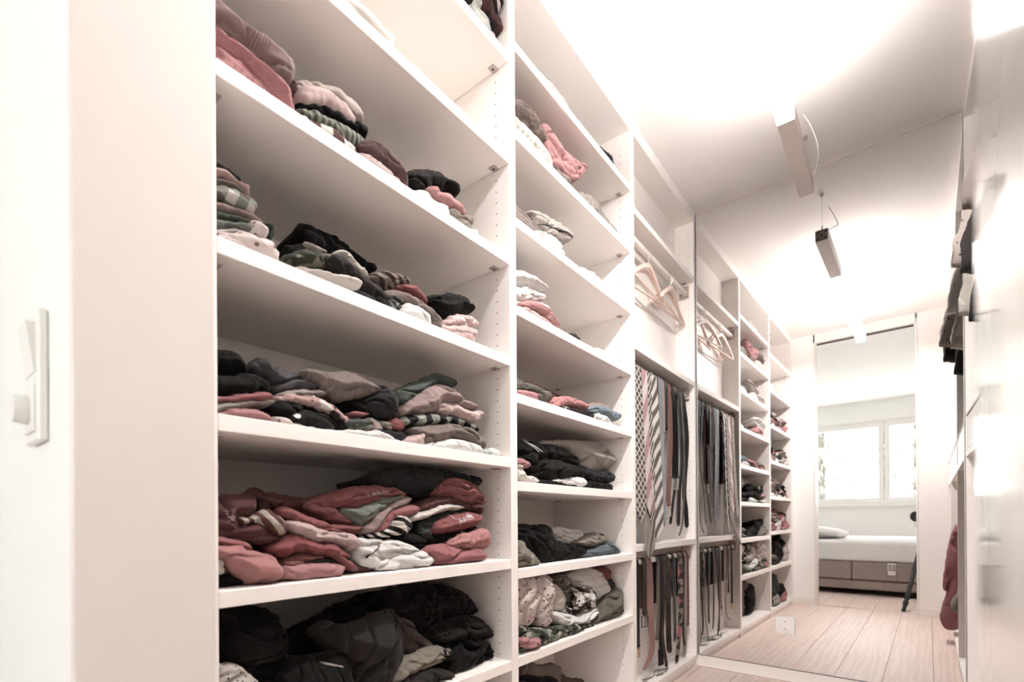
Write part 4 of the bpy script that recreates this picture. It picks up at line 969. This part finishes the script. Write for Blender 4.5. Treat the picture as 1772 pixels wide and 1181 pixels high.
# ------------------------------------------------------------------ middle column
wear('2A', 'L1', 'sheet', 'white sheet just showing over the shelf edge', 'white', .05, '150,400 225,466 260,495 320,570 365,645 362,b 150,b')
wear('2A', 'L1', 'bag', 'dark bag at the far end', 'slate', .06, '540,870 565,886 604,920 634,975 632,b 540,b')
wear('2B', 'L1', 'sweater', 'brown boucle sweater, rounded, at the left', 'boucle', .05, '-60,540 20,578 60,600 120,650 160,720 200,790 237,850 228,894 180,858 130,790 60,720 -60,660', amp=.005, bulge=.04, rim=.03)
wear('2B', 'L1', 'sweater', 'cream cable knit sweater under the brown one', 'cable', .035, '-60,650 20,690 60,720 130,790 200,860 240,920 264,985 258,b -60,b', amp=.004, bulge=.03)
wear('2B', 'L1', 'top', 'pink top flopped in the middle', 'pink', .04, '192,752 225,741 260,810 320,890 400,960 466,1000 472,1025 432,1074 375,1084 330,1036 265,985 235,905', amp=.008, bulge=.03)
wear('2B', 'L1', 'sweater', 'grey-brown sweater beneath the pink top', 'taupe', .045, '258,985 320,1010 360,1050 372,1080 368,b 255,b')
wear('2B', 'L2', 'sweater', 'grey chunky knit sweater towards the right', 'knitgrey', .05, '420,40 440,44 490,55 530,110 560,170 620,230 657,280 652,b 420,b', amp=.004, bulge=.03)
wear('2C', 'L2', 'trousers', 'rolled taupe trousers at the left', 'taupe', .04, '-60,50 20,100 60,140 120,190 167,240 162,278 155,b -60,b', amp=.003, bulge=.02)
g_ = wear('2C', 'L2', 'trousers', 'pale grey folded trousers with belt loop, lying on top', 'greige', .05, '110,158 150,151 230,188 320,238 396,288 388,328 335,345 270,316 180,282 150,214', amp=.005, bulge=.025)
patch(g_, 'L2', .05, 'charcoal', '170,240 210,250 300,285 392,322 390,328 296,292 208,257 168,247', 'seam')
wear('2C', 'L2', 'top', 'off-white top beneath the grey trousers', 'cream', .045, '150,262 185,278 240,285 290,330 330,390 342,428 338,b 150,b')
wear('2C', 'L2', 'top', 'white lace top further right', 'lace', .05, '420,484 480,508 560,568 577,600 572,b 420,b')
wear('2C', 'L2', 'top', 'small grey lace top at the far right', 'lace', .05, '585,598 640,638 667,672 662,b 585,b')
wear('2D', 'L2', 'sweater', 'white fluffy sweater on top of the left pile', 'white', .045, '-60,490 20,500 60,508 130,528 200,568 241,620 232,652 180,644 120,609 -60,600', bulge=.03, rim=.03, amp=.004)
wear('2D', 'L2', 'sweater', 'white soft sweater second from top', 'white', .05, '-60,596 120,606 180,646 227,662 217,694 150,696 100,706 60,730 -60,730', bulge=.02, amp=.006)
g_ = wear('2D', 'L2', 'hoodie', 'pink hoodie with white label', 'pink', .035, '66,718 110,699 160,699 220,719 250,759 307,840 302,864 260,838 200,790 130,750 86,738', amp=.006, bulge=.025)
patch(g_, 'L2', .035, 'white', '166,714 188,709 216,736 212,752 182,738', 'label')
wear('2D', 'L2', 'tshirt', 'pale pink t-shirt below the pink hoodie', 'blush', .035, '-60,725 60,726 130,746 200,787 262,838 275,b -60,b', amp=.004)
wear('2D', 'L2', 'sock', 'small dark grey item at the right', 'slate', .06, '365,888 400,900 425,925 424,b 362,b')
wear('2D', 'L2', 'top', 'small white bundle near the right panel', 'white', .05, '512,984 545,982 575,1002 575,b 510,b')
wear('2E', 'L3', 'sweater', 'grey-green velvet sweater on the left', 'olive', .04, '-60,165 20,168 100,174 200,199 270,229 322,280 312,309 260,314 200,296 214,264 130,236 -60,226', amp=.006, bulge=.02)
wear('2E', 'L3', 'top', 'maroon top behind the grey-green sweater', 'wine', .08, '95,168 200,178 280,228 398,270 390,b 110,b')
wear('2E', 'L3', 'top', 'light pink top under the grey-green sweater', 'pink', .035, '-60,224 20,225 130,231 218,258 216,292 205,b -60,b', amp=.003)
wear('2E', 'L3', 'sweatshirt', 'salmon sweatshirt rolled in the middle', 'salmon', .04, '296,312 340,289 420,278 500,303 582,335 578,374 540,386 460,358 390,348 360,360 340,b 300,b', amp=.006, bulge=.025)
wear('2E', 'L3', 'tshirt', 'black t-shirt with white print at the edge', 'coal', .03, '380,358 440,350 540,380 620,410 668,447 655,b 385,b', amp=.004, text=[('JPR', 405, 366, .016, -.05, 'white')])
wear('2E', 'L3', 'shirt', 'light blue denim shirt at the right', 'blue', .035, '566,388 620,349 690,348 760,383 827,410 822,443 770,458 730,446 690,416 630,410', amp=.006, bulge=.02)
wear('2E', 'L3', 'top', 'tan top behind the blue shirt', 'tan', .07, '575,345 640,328 722,344 760,385 740,b 590,b')
wear('2E', 'L3', 'top', 'white top under the blue shirt', 'white', .03, '596,412 680,405 742,450 754,478 748,b 605,b')
g_ = wear('2F', 'L3', 'jacket', 'black jacket with white piping at the left', 'black', .055, '-60,560 20,570 70,584 160,609 250,629 380,649 450,689 527,740 523,778 470,786 380,758 252,748 236,800 246,866 300,890 150,896 100,800 60,748 -60,748', amp=.008, bulge=.03, L=.1)
patch(g_, 'L3', .055, 'white', '85,590 88,587 150,641 197,689 194,691 147,644', 'piping')
patch(g_, 'L3', .055, 'white', '113,590 116,587 161,635 216,685 213,688 157,639', 'piping')
wear('2F', 'L3', 'trousers', 'black-brown trousers in front of the jacket', 'coal', .04, '224,764 300,739 400,754 500,789 577,820 583,853 540,875 440,880 300,896 226,866', amp=.010, bulge=.03)
wear('2F', 'L3', 'sheet', 'pale grey sheet bulging at the back', 'greige', .08, '215,632 300,600 500,604 630,611 700,649 762,720 797,770 742,815 680,846 600,832 545,802 520,745 450,695 380,652', amp=.010, bulge=.05, L=.1)
wear('2F', 'L3', 'trousers', 'dark folded trousers at the right', 'navy', .05, '552,812 600,820 680,839 742,820 773,860 768,894 700,914 575,900', amp=.008, bulge=.02)
wear('2F', 'L3', 'trousers', 'black trousers lowest at the right', 'black', .045, '548,890 700,910 752,920 753,958 748,b 548,b', amp=.004)
wear('2F', 'L3', 'trousers', 'white trouser end at the shelf edge', 'white', .032, '296,894 430,880 547,867 573,910 557,946 460,936 380,922', amp=.004)
wear('2F', 'L3', 'belt', 'black cloth belt lying along the front', 'black', .03, '115,884 300,892 380,915 520,940 552,950 548,b 115,b', amp=.003)
wear('2F', 'L3', 'bra', 'white bra with looped cups at the left', 'cream', .022, '58,800 80,782 105,786 128,850 150,868 190,862 226,882 222,b 60,b', amp=.010, L=.04)
wear('2F', 'L3', 'top', 'pink rolled top above the bra', 'pink', .035, '-60,730 70,734 120,749 157,780 142,804 100,795 -60,785', amp=.004, bulge=.02)
wear('2G', 'L4', 'trousers', 'black trousers folded at the left', 'black', .055, '-60,105 100,110 200,119 270,114 302,160 302,212 400,241 532,270 522,314 480,b 220,b 150,316 100,250 -60,240', amp=.006, bulge=.03, L=.1)
wear('2G', 'L4', 'shorts', 'khaki shorts with faint lettering at the edge', 'khaki', .03, '-60,226 100,219 112,260 180,319 222,365 212,b -60,b', amp=.010, bulge=.02, text=[('TAMI', 118, 346, .013, .15, 'white')])
wear('2G', 'L4', 'shirt', 'white shirt spread at the back', 'white', .12, '280,140 350,134 450,149 540,159 600,170 640,220 560,300 400,300 310,210', amp=.006)
wear('2G', 'L4', 'cap', 'olive crumpled cloth cap at the right', 'khaki', .07, '476,226 560,194 600,163 652,188 668,220 654,250 600,262 540,262 480,246', amp=.012)
wear('2G', 'L4', 'jeans', 'faded blue jeans at the right edge', 'denim', .05, '500,316 560,290 650,259 682,228 742,264 771,300 765,b 505,b', amp=.009)
wear('2H', 'L4', 'blouse', 'cream blouse with rose print hanging at the left', 'blouse', .045, '-60,478 120,470 200,458 218,520 214,600 184,702 144,794 60,818 -60,806', amp=.010, ang=1.4, bulge=.04, L=.08)
wear('2H', 'L4', 'blouse', 'ruffled rose print sleeve beside the cream blouse', 'blouse', .04, '212,462 282,454 294,560 274,650 294,760 252,816 212,796 196,720', amp=.014, ang=1.4, bulge=.03, L=.05)
wear('2H', 'L4', 'top', 'cream soft top behind the rose print sleeve', 'cream', .06, '284,508 340,528 384,590 374,684 330,706 284,700 276,600', bulge=.04, amp=.005)
wear('2H', 'L4', 'scarf', 'olive satin scarf, twisted', 'satinolive', .065, '304,474 360,453 422,468 444,560 424,650 382,660 368,564 328,534', amp=.016, L=.05)
wear('2H', 'L4', 'top', 'white top with scalloped hem at the back', 'white', .09, '380,474 480,418 570,403 642,450 688,560 683,606 600,640 560,620 480,560 425,520', amp=.007, bulge=.05, L=.09)
wear('2H', 'L4', 'blouse', 'black and white print blouse, crumpled', 'bwprint', .055, '430,570 500,539 588,538 590,650 522,712 400,714 372,700 440,640', amp=.013, bulge=.03, L=.05)
wear('2H', 'L4', 'top', 'plain white top below the black and white blouse', 'white', .045, '270,720 330,700 400,724 500,746 590,662 596,722 532,780 400,812 345,800', amp=.009, bulge=.03)
wear('2H', 'L4', 'bag', 'khaki canvas bag at the right', 'olive', .05, '545,772 620,660 700,559 792,538 818,600 819,702 800,730 790,b 560,b', amp=.012, bulge=.04, L=.09)
wear('2H', 'L4', 'dress', 'green leaf print dress along the front edge', 'leaf', .03, '-60,830 100,808 250,828 340,800 450,798 560,760 598,790 562,824 440,856 330,b 200,b -60,b', amp=.013, bulge=.02, L=.05)
wear('2H', 'L4', 'scrunchie', 'pink ruffled scrunchie on the leaf print dress', 'pink', .008, '78,888 120,878 160,912 200,888 232,902 227,938 150,957 93,944', amp=.008, bulge=.012, depth=.05, L=.03)
wear('2H', 'L4', 'top', 'dark red top in the back corner', 'brick', .09, '590,408 690,394 700,480 690,560 640,560 600,500', amp=.010)
wear('2H', 'L4', 'sock', 'dark sock in the back corner', 'slate', .07, '660,490 715,484 726,530 720,b 655,b')
g_ = wear('2Z', 'L5', 'cap', 'grey structured cap with pale piping', 'taupe', .12, '215,733 240,620 285,480 345,460 420,490 500,515 600,512 690,490 735,520 745,620 735,760 735,b 215,b', amp=.002, bulge=.05, rim=.03, L=.2)
patch(g_, 'L5', .12, 'greige', '727,510 737,515 747,560 748,640 738,740 729,740 739,640 738,560', 'piping')
patch(g_, 'L5', .12, 'greige', '300,472 308,474 262,580 240,690 231,690 252,580', 'piping')
wear('2Z', 'L5', 'cap', 'black cap brim in front of the grey cap', 'black', .09, '205,740 260,675 380,655 520,655 640,668 720,705 735,760 720,b 205,b', amp=.002, bulge=.05, rim=.03)
wear('2Z', 'L5', 'shoe', 'dark brown shoe beside the caps', 'brown', .13, '740,640 780,640 830,690 1050,690 1070,740 1060,b 740,b', amp=.004)
low(2, 'trousers', 'grey-brown crumpled trousers on the bottom of the middle column', 'brown', 1.22, 1.50, .16, s=.17)
low(2, 'trousers', 'dark mauve trousers on the bottom of the middle column, right of the caps', 'taupe', 1.46, 1.66, .13, s=.20)
low(2, 'sweater', 'black sweater at the back bottom of the middle column', 'coal', 1.16, 1.30, .14, s=.15)

# ================================================================== hangers, ties and belts in the shallow unit
hanger(2.205, .05, 'wooden coat hanger hanging leftmost on the high rail', 0, .016)
hanger(2.232, -.10, 'wooden coat hanger second from left on the high rail', 0, -.012)
hanger(2.495, .12, 'wooden coat hanger second from right on the high rail', 0, .018)
hanger(2.520, -.06, 'wooden coat hanger hanging rightmost on the high rail', 0, -.010)
Z2, Z3 = 1.480, .612
G1 = 'neckties on the middle rail'; G2 = 'belts on the middle rail'; G3 = 'belts on the low rail'
tk = dict(tip='point', th=.004, taper=(.62, 1.0), over=.45)
strap('necktie', 'brown and white diamond checked necktie beside the shelf panel', 'necktie', 'tie_check', [(1104, 655), (1106, 780), (1108, 850), (1109, 904)], 16, .095, Z2, G1, xoff=.022, xbase=.008, **tk)
strap('necktie', 'pink necktie with white diagonal stripes', 'necktie', 'tie_pink', [(1115, 650), (1117, 721), (1121, 820), (1123.5, 867), (1125, 893)], 12, .085, Z2, G1, xoff=.022, xbase=.008, **tk)
strap('necktie', 'narrow dark necktie with fine white stripes', 'necktie', 'tie_thin', [(1123, 655), (1126, 748), (1129, 848), (1129, 912)], 7, .06, Z2, G1, xoff=.022, xbase=.008, **tk)
strap('necktie', 'wide necktie with bold white and grey-brown stripes', 'necktie', 'tie_bold', [(1131, 656), (1133, 748), (1136, 834), (1137, 902), (1136, 934)], 19, .095, Z2, G1, xoff=.022, xbase=.008, **tk)
strap('necktie', 'plain blue-grey necktie between striped tie and belts', 'necktie', 'tie_blue', [(1142, 663), (1145, 762), (1148, 848), (1149.5, 912)], 9, .075, Z2, G1, **tk)
strap('necktie', 'long grey necktie with black stripes reaching below the shelf', 'necktie', 'tie_grey', [(1113, 660), (1116, 780), (1119, 880), (1118.5, 930), (1124, 969)], 15, .09, Z2, G1, xoff=.066, xpow=2.6, xbase=-.010, **tk)
bk = (.040, .045, 'chrome')
strap('belt', 'thin pale grey belt with hook end beside the blue necktie', 'belt', 'leather_beige', [(1147, 668), (1148, 735), (1147.5, 752)], 6, .03, Z2, G2, buckle=(.02, .02, 'chrome'))
strap('belt', 'short black belt behind the tan leather belt', 'belt', 'leather_black', [(1152, 668), (1151, 742)], 6, .035, Z2, G2)
strap('belt', 'tan leather belt with silver buckle on the middle rail', 'belt', 'leather_tan', [(1158, 668), (1160.5, 762), (1157.5, 834), (1156.6, 878)], 7.5, .034, Z2, G2, buckle=bk)
strap('belt', 'broad black belt with silver buckle hanging straight', 'belt', 'leather_black', [(1164.5, 668), (1168.5, 762), (1168, 830)], 11, .042, Z2, G2, buckle=(.046, .05, 'chrome'), xoff=.004)
strap('belt', 'narrow black belt tail below the broad black belt', 'belt', 'leather_black', [(1166, 668), (1168, 790), (1168, 840), (1164, 875), (1160, 908)], 4, .022, Z2, G2)
strap('belt', 'black belt edged with white stitching', 'belt', 'leather_black', [(1174, 676), (1178, 735), (1180, 807), (1175.5, 848), (1173.6, 912)], 7.5, .038, Z2, G2, xoff=.004, stitch=True)
strap('belt', 'curved black leather belt nearest the mirror', 'belt', 'leather_black', [(1182, 686), (1188.5, 762), (1184, 848), (1187, 882), (1188.5, 914)], 8, .038, Z2, G2)
strap('belt', 'thin brown belt tail under the curved black belt', 'belt', 'leather_grey', [(1179, 686), (1184, 800), (1181.7, 896), (1175, 928)], 3, .018, Z2, G2)
strap('belt', 'black belt next to the shelf panel on the low rail', 'belt', 'leather_black', [(1103.6, 974), (1104, 1060), (1104.5, 1124)], 4, .03, Z3, G3, buckle=(.03, .035, 'gold'))
strap('belt', 'dark brown belt with large ring buckle', 'belt', 'leather_brown', [(1115.4, 980), (1115.3, 1052), (1116, 1066)], 7, .036, Z3, G3, buckle=(.05, .05, 'black'))
strap('belt', 'wide rose-tan leather belt with curling tail', 'belt', 'leather_rose', [(1123.6, 974), (1124, 1051), (1125, 1076), (1128, 1106), (1125.5, 1136), (1115, 1160)], 12, .055, Z3, G3, xoff=.006, taper=(1.1, .7))
strap('belt', 'grey-brown belt with silver studs and buckle', 'belt', 'leather_grey', [(1139, 978), (1138.6, 1076), (1136.5, 1110)], 5, .028, Z3, G3, buckle=(.032, .04, 'chrome'))
strap('belt', 'broad black belt with square end touching the low shelf', 'belt', 'leather_black', [(1144.5, 980), (1142.8, 1088), (1144, 1152)], 9, .045, Z3, G3, tip='flat')
strap('belt', 'thin olive-black belt crossing the broad black one', 'belt', 'leather_brown', [(1149, 985), (1147.5, 1064), (1146.4, 1100), (1154, 1155)], 4.5, .026, Z3, G3, xoff=.008)
strap('belt', 'dark patterned belt in the middle of the low rail', 'belt', 'leather_darkargyle', [(1155, 978), (1157, 1100), (1159.5, 1131)], 9, .045, Z3, G3)
strap('belt', 'black belt with stitched edges beside the argyle belt', 'belt', 'leather_black', [(1165.5, 976), (1167.9, 1088), (1166.7, 1112)], 5, .03, Z3, G3, stitch=True)
strap('belt', 'red and black argyle belt with dark brown tail', 'belt', 'leather_argyle', [(1176.5, 980), (1178, 1040), (1177.4, 1070), (1172.6, 1124), (1170.8, 1148)], 11, .048, Z3, G3, xoff=.004, taper=(1, .55))
strap('belt', 'beige belt hanging nearest the mirror', 'belt', 'leather_beige', [(1184.7, 986), (1185.8, 1076), (1184, 1136)], 7, .038, Z3, G3)
strap('belt', 'short black belt end against the beige belt', 'belt', 'leather_black', [(1183, 986), (1181.6, 1090), (1185, 1117)], 3, .02, Z3, G3, xoff=.006)
strap('belt', 'red belt with plain metal buckle at the back of the low rail', 'belt', 'leather_red', [(1190, 984), (1191, 1050), (1190.5, 1085)], 4, .028, Z3, G3, buckle=(.03, .04, 'chrome'))
cpts = cat_rom([(-.93, 2.16, .062), (-.91, 2.24, .0625), (-.935, 2.33, .064), (-.90, 2.40, .062), (-.93, 2.44, .063), (-.89, 2.36, .0645), (-.905, 2.26, .062), (-.885, 2.30, .062)], 8)
tag(tubeobj('cord', cpts, .0017, M['dark'], None, 6), 'thin dark cord lying tangled on the floor panel under the belts', 'cord')

# ================================================================== clothes in the wardrobe on the right (seen in the mirror)
def hung(name, label, mat, y, pix=None, pts=None, th=.05, cat='clothing', **kw):
    """garment hanging across the rail: outline in the x-z plane at this y, thickness th along y"""
    GN[0] += 1
    P = pts or [(hit(a, b, 1, y, True).x, hit(a, b, 1, y, True).z) for a, b in pix]
    k = dict(depth=th, seed=GN[0]*2.3, amp=.010, bulge=.012, ang=1.45, L=.09, h=.012); k.update(kw)
    o = cloth(name, P, lambda u, v, n: (u, y+n, v), FM[mat], **k); return tag(o, label, cat)
def shirt_pts(x0, hem, sh=2.24, slant=0.0):
    return [(x0+slant, hem), (x0+.012, hem+.16), (max(.25, x0+.075), hem+.34), (.36, sh-.08), (.46, sh+.045), (.54, sh+.045), (.72, sh-.05), (.76, hem)]
hung('jacket', 'long dark brown jacket hanging in the wardrobe', 'brown', 2.63, pts=shirt_pts(.245, 1.66), th=.045)
hung('shirt', 'cream ribbed shirt hanging in the wardrobe', 'creamrib', 2.53, pts=shirt_pts(.185, 1.53), th=.045)
hung('shirt', 'black shirt hem hanging behind the cream ribbed shirt', 'coal', 2.36, pts=shirt_pts(.20, 1.45), th=.04)
hung('shirt', 'grey paisley shirt hanging in the wardrobe', 'paisley', 2.27, pts=shirt_pts(.150, 1.62), th=.045)
hung('shirt', 'dark shirt below the paisley shirt', 'charcoal', 2.18, pts=shirt_pts(.165, 1.56), th=.04)
hung('shirt', 'white patterned shirt beside the paisley shirt', 'lace', 2.44, pts=shirt_pts(.175, 1.72), th=.04)
hung('coat', 'taupe coat hanging furthest along the rail', 'taupe', 2.08, pts=shirt_pts(.165, 1.72), th=.045)
hung('shirt', 'pink shirt hanging low in the wardrobe', 'blush', 1.80, pts=shirt_pts(.24, 1.36), th=.05)
hung('shirt', 'black shirt hanging beside the low pink one', 'black', 1.70, pts=shirt_pts(.235, 1.40), th=.04)
hung('jacket', 'dusty red jacket hanging out of the open wardrobe compartment', 'rose', 1.35, pix=[(1662, 905), (1652, 912), (1645, 935), (1640, 960), (1634, 1000), (1632, 1022), (1638, 1024), (1646, 995), (1640, 1030), (1628, 1062), (1627, 1075), (1637, 1091), (1662, 1090), (1668, 1000), (1668, 930)], th=.14, amp=.012, bulge=.03, h=.010)
hung('trousers', 'patterned grey knit hanging beside the red jacket', 'knitgrey', 1.62, pix=[(1664, 1020), (1652, 1040), (1645, 1056), (1655, 1062), (1668, 1060), (1672, 1000)], th=.10, h=.012)

# ================================================================== bedroom: duvet, tripod and camera, trees outside
sd = hit(1413, 934, 1, -1.15, True); GN[0] += 1
o = cloth('duvet', [(-1.75, .555), (-1.72, .70), (-1.45, .79), (-1.15, .77), (-.98, .69), (-.74, .655), (-.66, .60), (-.68, .555)], lambda u, v, n: (u, -1.30+n, max(v, .554)), sheet, depth=.55, amp=.018, bulge=.10, L=.22, seed=4.2, h=.02, rim=.08)
tag(o, 'white crumpled duvet lying on the mattress of the bed', 'duvet')

cm = empty('tripod_camera', (-.02, -.12, .70), 'black camera looking into the closet, mounted on a tripod', 'camera')
fh = Vector((fw.x, fw.y, 0)).normalized(); rh = Vector((fh.y, -fh.x, 0)); O = Vector((0, 0, HC))
tubeobj('lens', [O-fh*.016, O-fh*.05, O-fh*.051, O-fh*.10], [.043, .040, .036, .036], M['black'], cm, 28)
tubeobj('lens_glass', [O-fh*.0162, O-fh*.0150], [.030, .028], M['gloss'] if False else M['rubber'], cm, 24)
def obox(name, c, sx_, sy_, sz_, mat, parent, bev=.006):
    bm = bmesh.new(); bbox(bm, (-sx_/2, -sy_/2, -sz_/2), (sx_/2, sy_/2, sz_/2), bev)
    m = Matrix(((rh.x, fh.x, 0, c.x), (rh.y, fh.y, 0, c.y), (0, 0, 1, c.z), (0, 0, 0, 1))); bm.transform(m); return obj(name, mesh(bm), mat, parent)
obox('body', O-fh*.135+Vector((0, 0, -.005)), .135, .07, .095, M['black'], cm)
obox('prism_housing', O-fh*.13+Vector((0, 0, .055)), .06, .06, .04, M['black'], cm, .01)
tubeobj('strap_cord', [O-fh*.12-rh*.07, O-fh*.10-rh*.075+Vector((0, 0, -.05)), O-fh*.10-rh*.05+Vector((0, 0, -.10))], .002, M['black'], cm, 6)
tp = empty('tripod', (-.05, -.1, 0), 'black tripod with clamped legs standing in the doorway', 'tripod')
hc = O-fh*.135+Vector((0, 0, -.053))
tubeobj('head', [hc+Vector((0, 0, -.001)), hc+Vector((0, 0, -.02)), hc+Vector((0, 0, -.05)), hc+Vector((0, 0, -.11))], [.028, .03, .022, .026], M['black'], tp, 16)
tubeobj('centre_column', [hc+Vector((0, 0, -.11)), hc+Vector((0, 0, -.30))], .014, M['black'], tp, 12)
hub = hc+Vector((0, 0, -.13))
for fx_, fy_ in ((-.065, .165), (.03, -.48), (.36, -.22)):
    foot = Vector((fx_, fy_, .012)); top = hub+(Vector((fx_, fy_, 0))-Vector((hub.x, hub.y, 0))).normalized()*.035
    a, b = top.lerp(foot, .45), top.lerp(foot, .82)
    lg = tubeobj('leg', [top, a, a.lerp(b, .01), b, b.lerp(foot, .02), foot], [.019, .019, .0165, .0165, .014, .014], M['black'], tp, 12)
    for c in (a, b, top.lerp(foot, .90)): tubeobj('leg_clamp', [c-(foot-top).normalized()*.018, c+(foot-top).normalized()*.018], .020, M['rubber'], lg, 10)
    tubeobj('rubber_foot', [Vector((fx_, fy_, .020)), Vector((fx_, fy_, .0005))], [.014, .015], M['rubber'], lg, 10)

leafm = fabric('needles', (104, 108, 92), rough=.7); barkm = fabric('bark', (80, 72, 62), rough=.9)
def conifer(x, y, h_, label, seed):
    rnd = random.Random(seed); e = empty('conifer_tree', (x, y, -1.5), label, 'tree', 'conifers outside the bedroom window')
    tubeobj('trunk', [(x, y, -1.5), (x, y, h_*.5), (x, y, h_)], [.11, .07, .015], barkm, e, 8)
    bm = bmesh.new(); nb = 150
    for i in range(nb):
        z = -1.0+(h_+.9)*(i/nb); R_ = (1-(z+1)/(h_+1.2))*1.7+.12; a = i*2.399
        d = Vector((math.cos(a), math.sin(a), 0)); L_ = R_*rnd.uniform(.75, 1.1)
        for j in range(18):
            t = (j+.5)/18; p = Vector((x, y, z))+d*(L_*t)+Vector((0, 0, .10*t-.38*t*t*R_))
            for _ in range(3):
                q = p+Vector((rnd.uniform(-.05, .05), rnd.uniform(-.05, .05), rnd.uniform(-.03, .03)))
                dn = Vector((rnd.uniform(-.5, .5), rnd.uniform(-.5, .5), -1)).normalized()*rnd.uniform(.08, .19)
                sd_ = dn.cross(Vector((rnd.uniform(-1, 1), rnd.uniform(-1, 1), .2))).normalized()*.010
                bm.faces.new([bm.verts.new(w) for w in (q-sd_, q+sd_, q+sd_*.4+dn, q-sd_*.4+dn)])
    f = obj('foliage', mesh(bm), leafm, e); f['kind'] = 'stuff'
conifer(-1.6, -6.4, 4.6, 'pale conifer with drooping twigs outside the window, left one in view', 3)
conifer(-.1, -9.0, 5.0, 'tall pale conifer furthest away outside the window', 21)
conifer(3.0, -8.6, 4.2, 'pale conifer further back outside the window, right one', 8)
struct(box('ground_outside', (-9, -12, -1.56), (9, -3.5, -1.5), plain('lawn', (150, 148, 142), .9), bev=0))
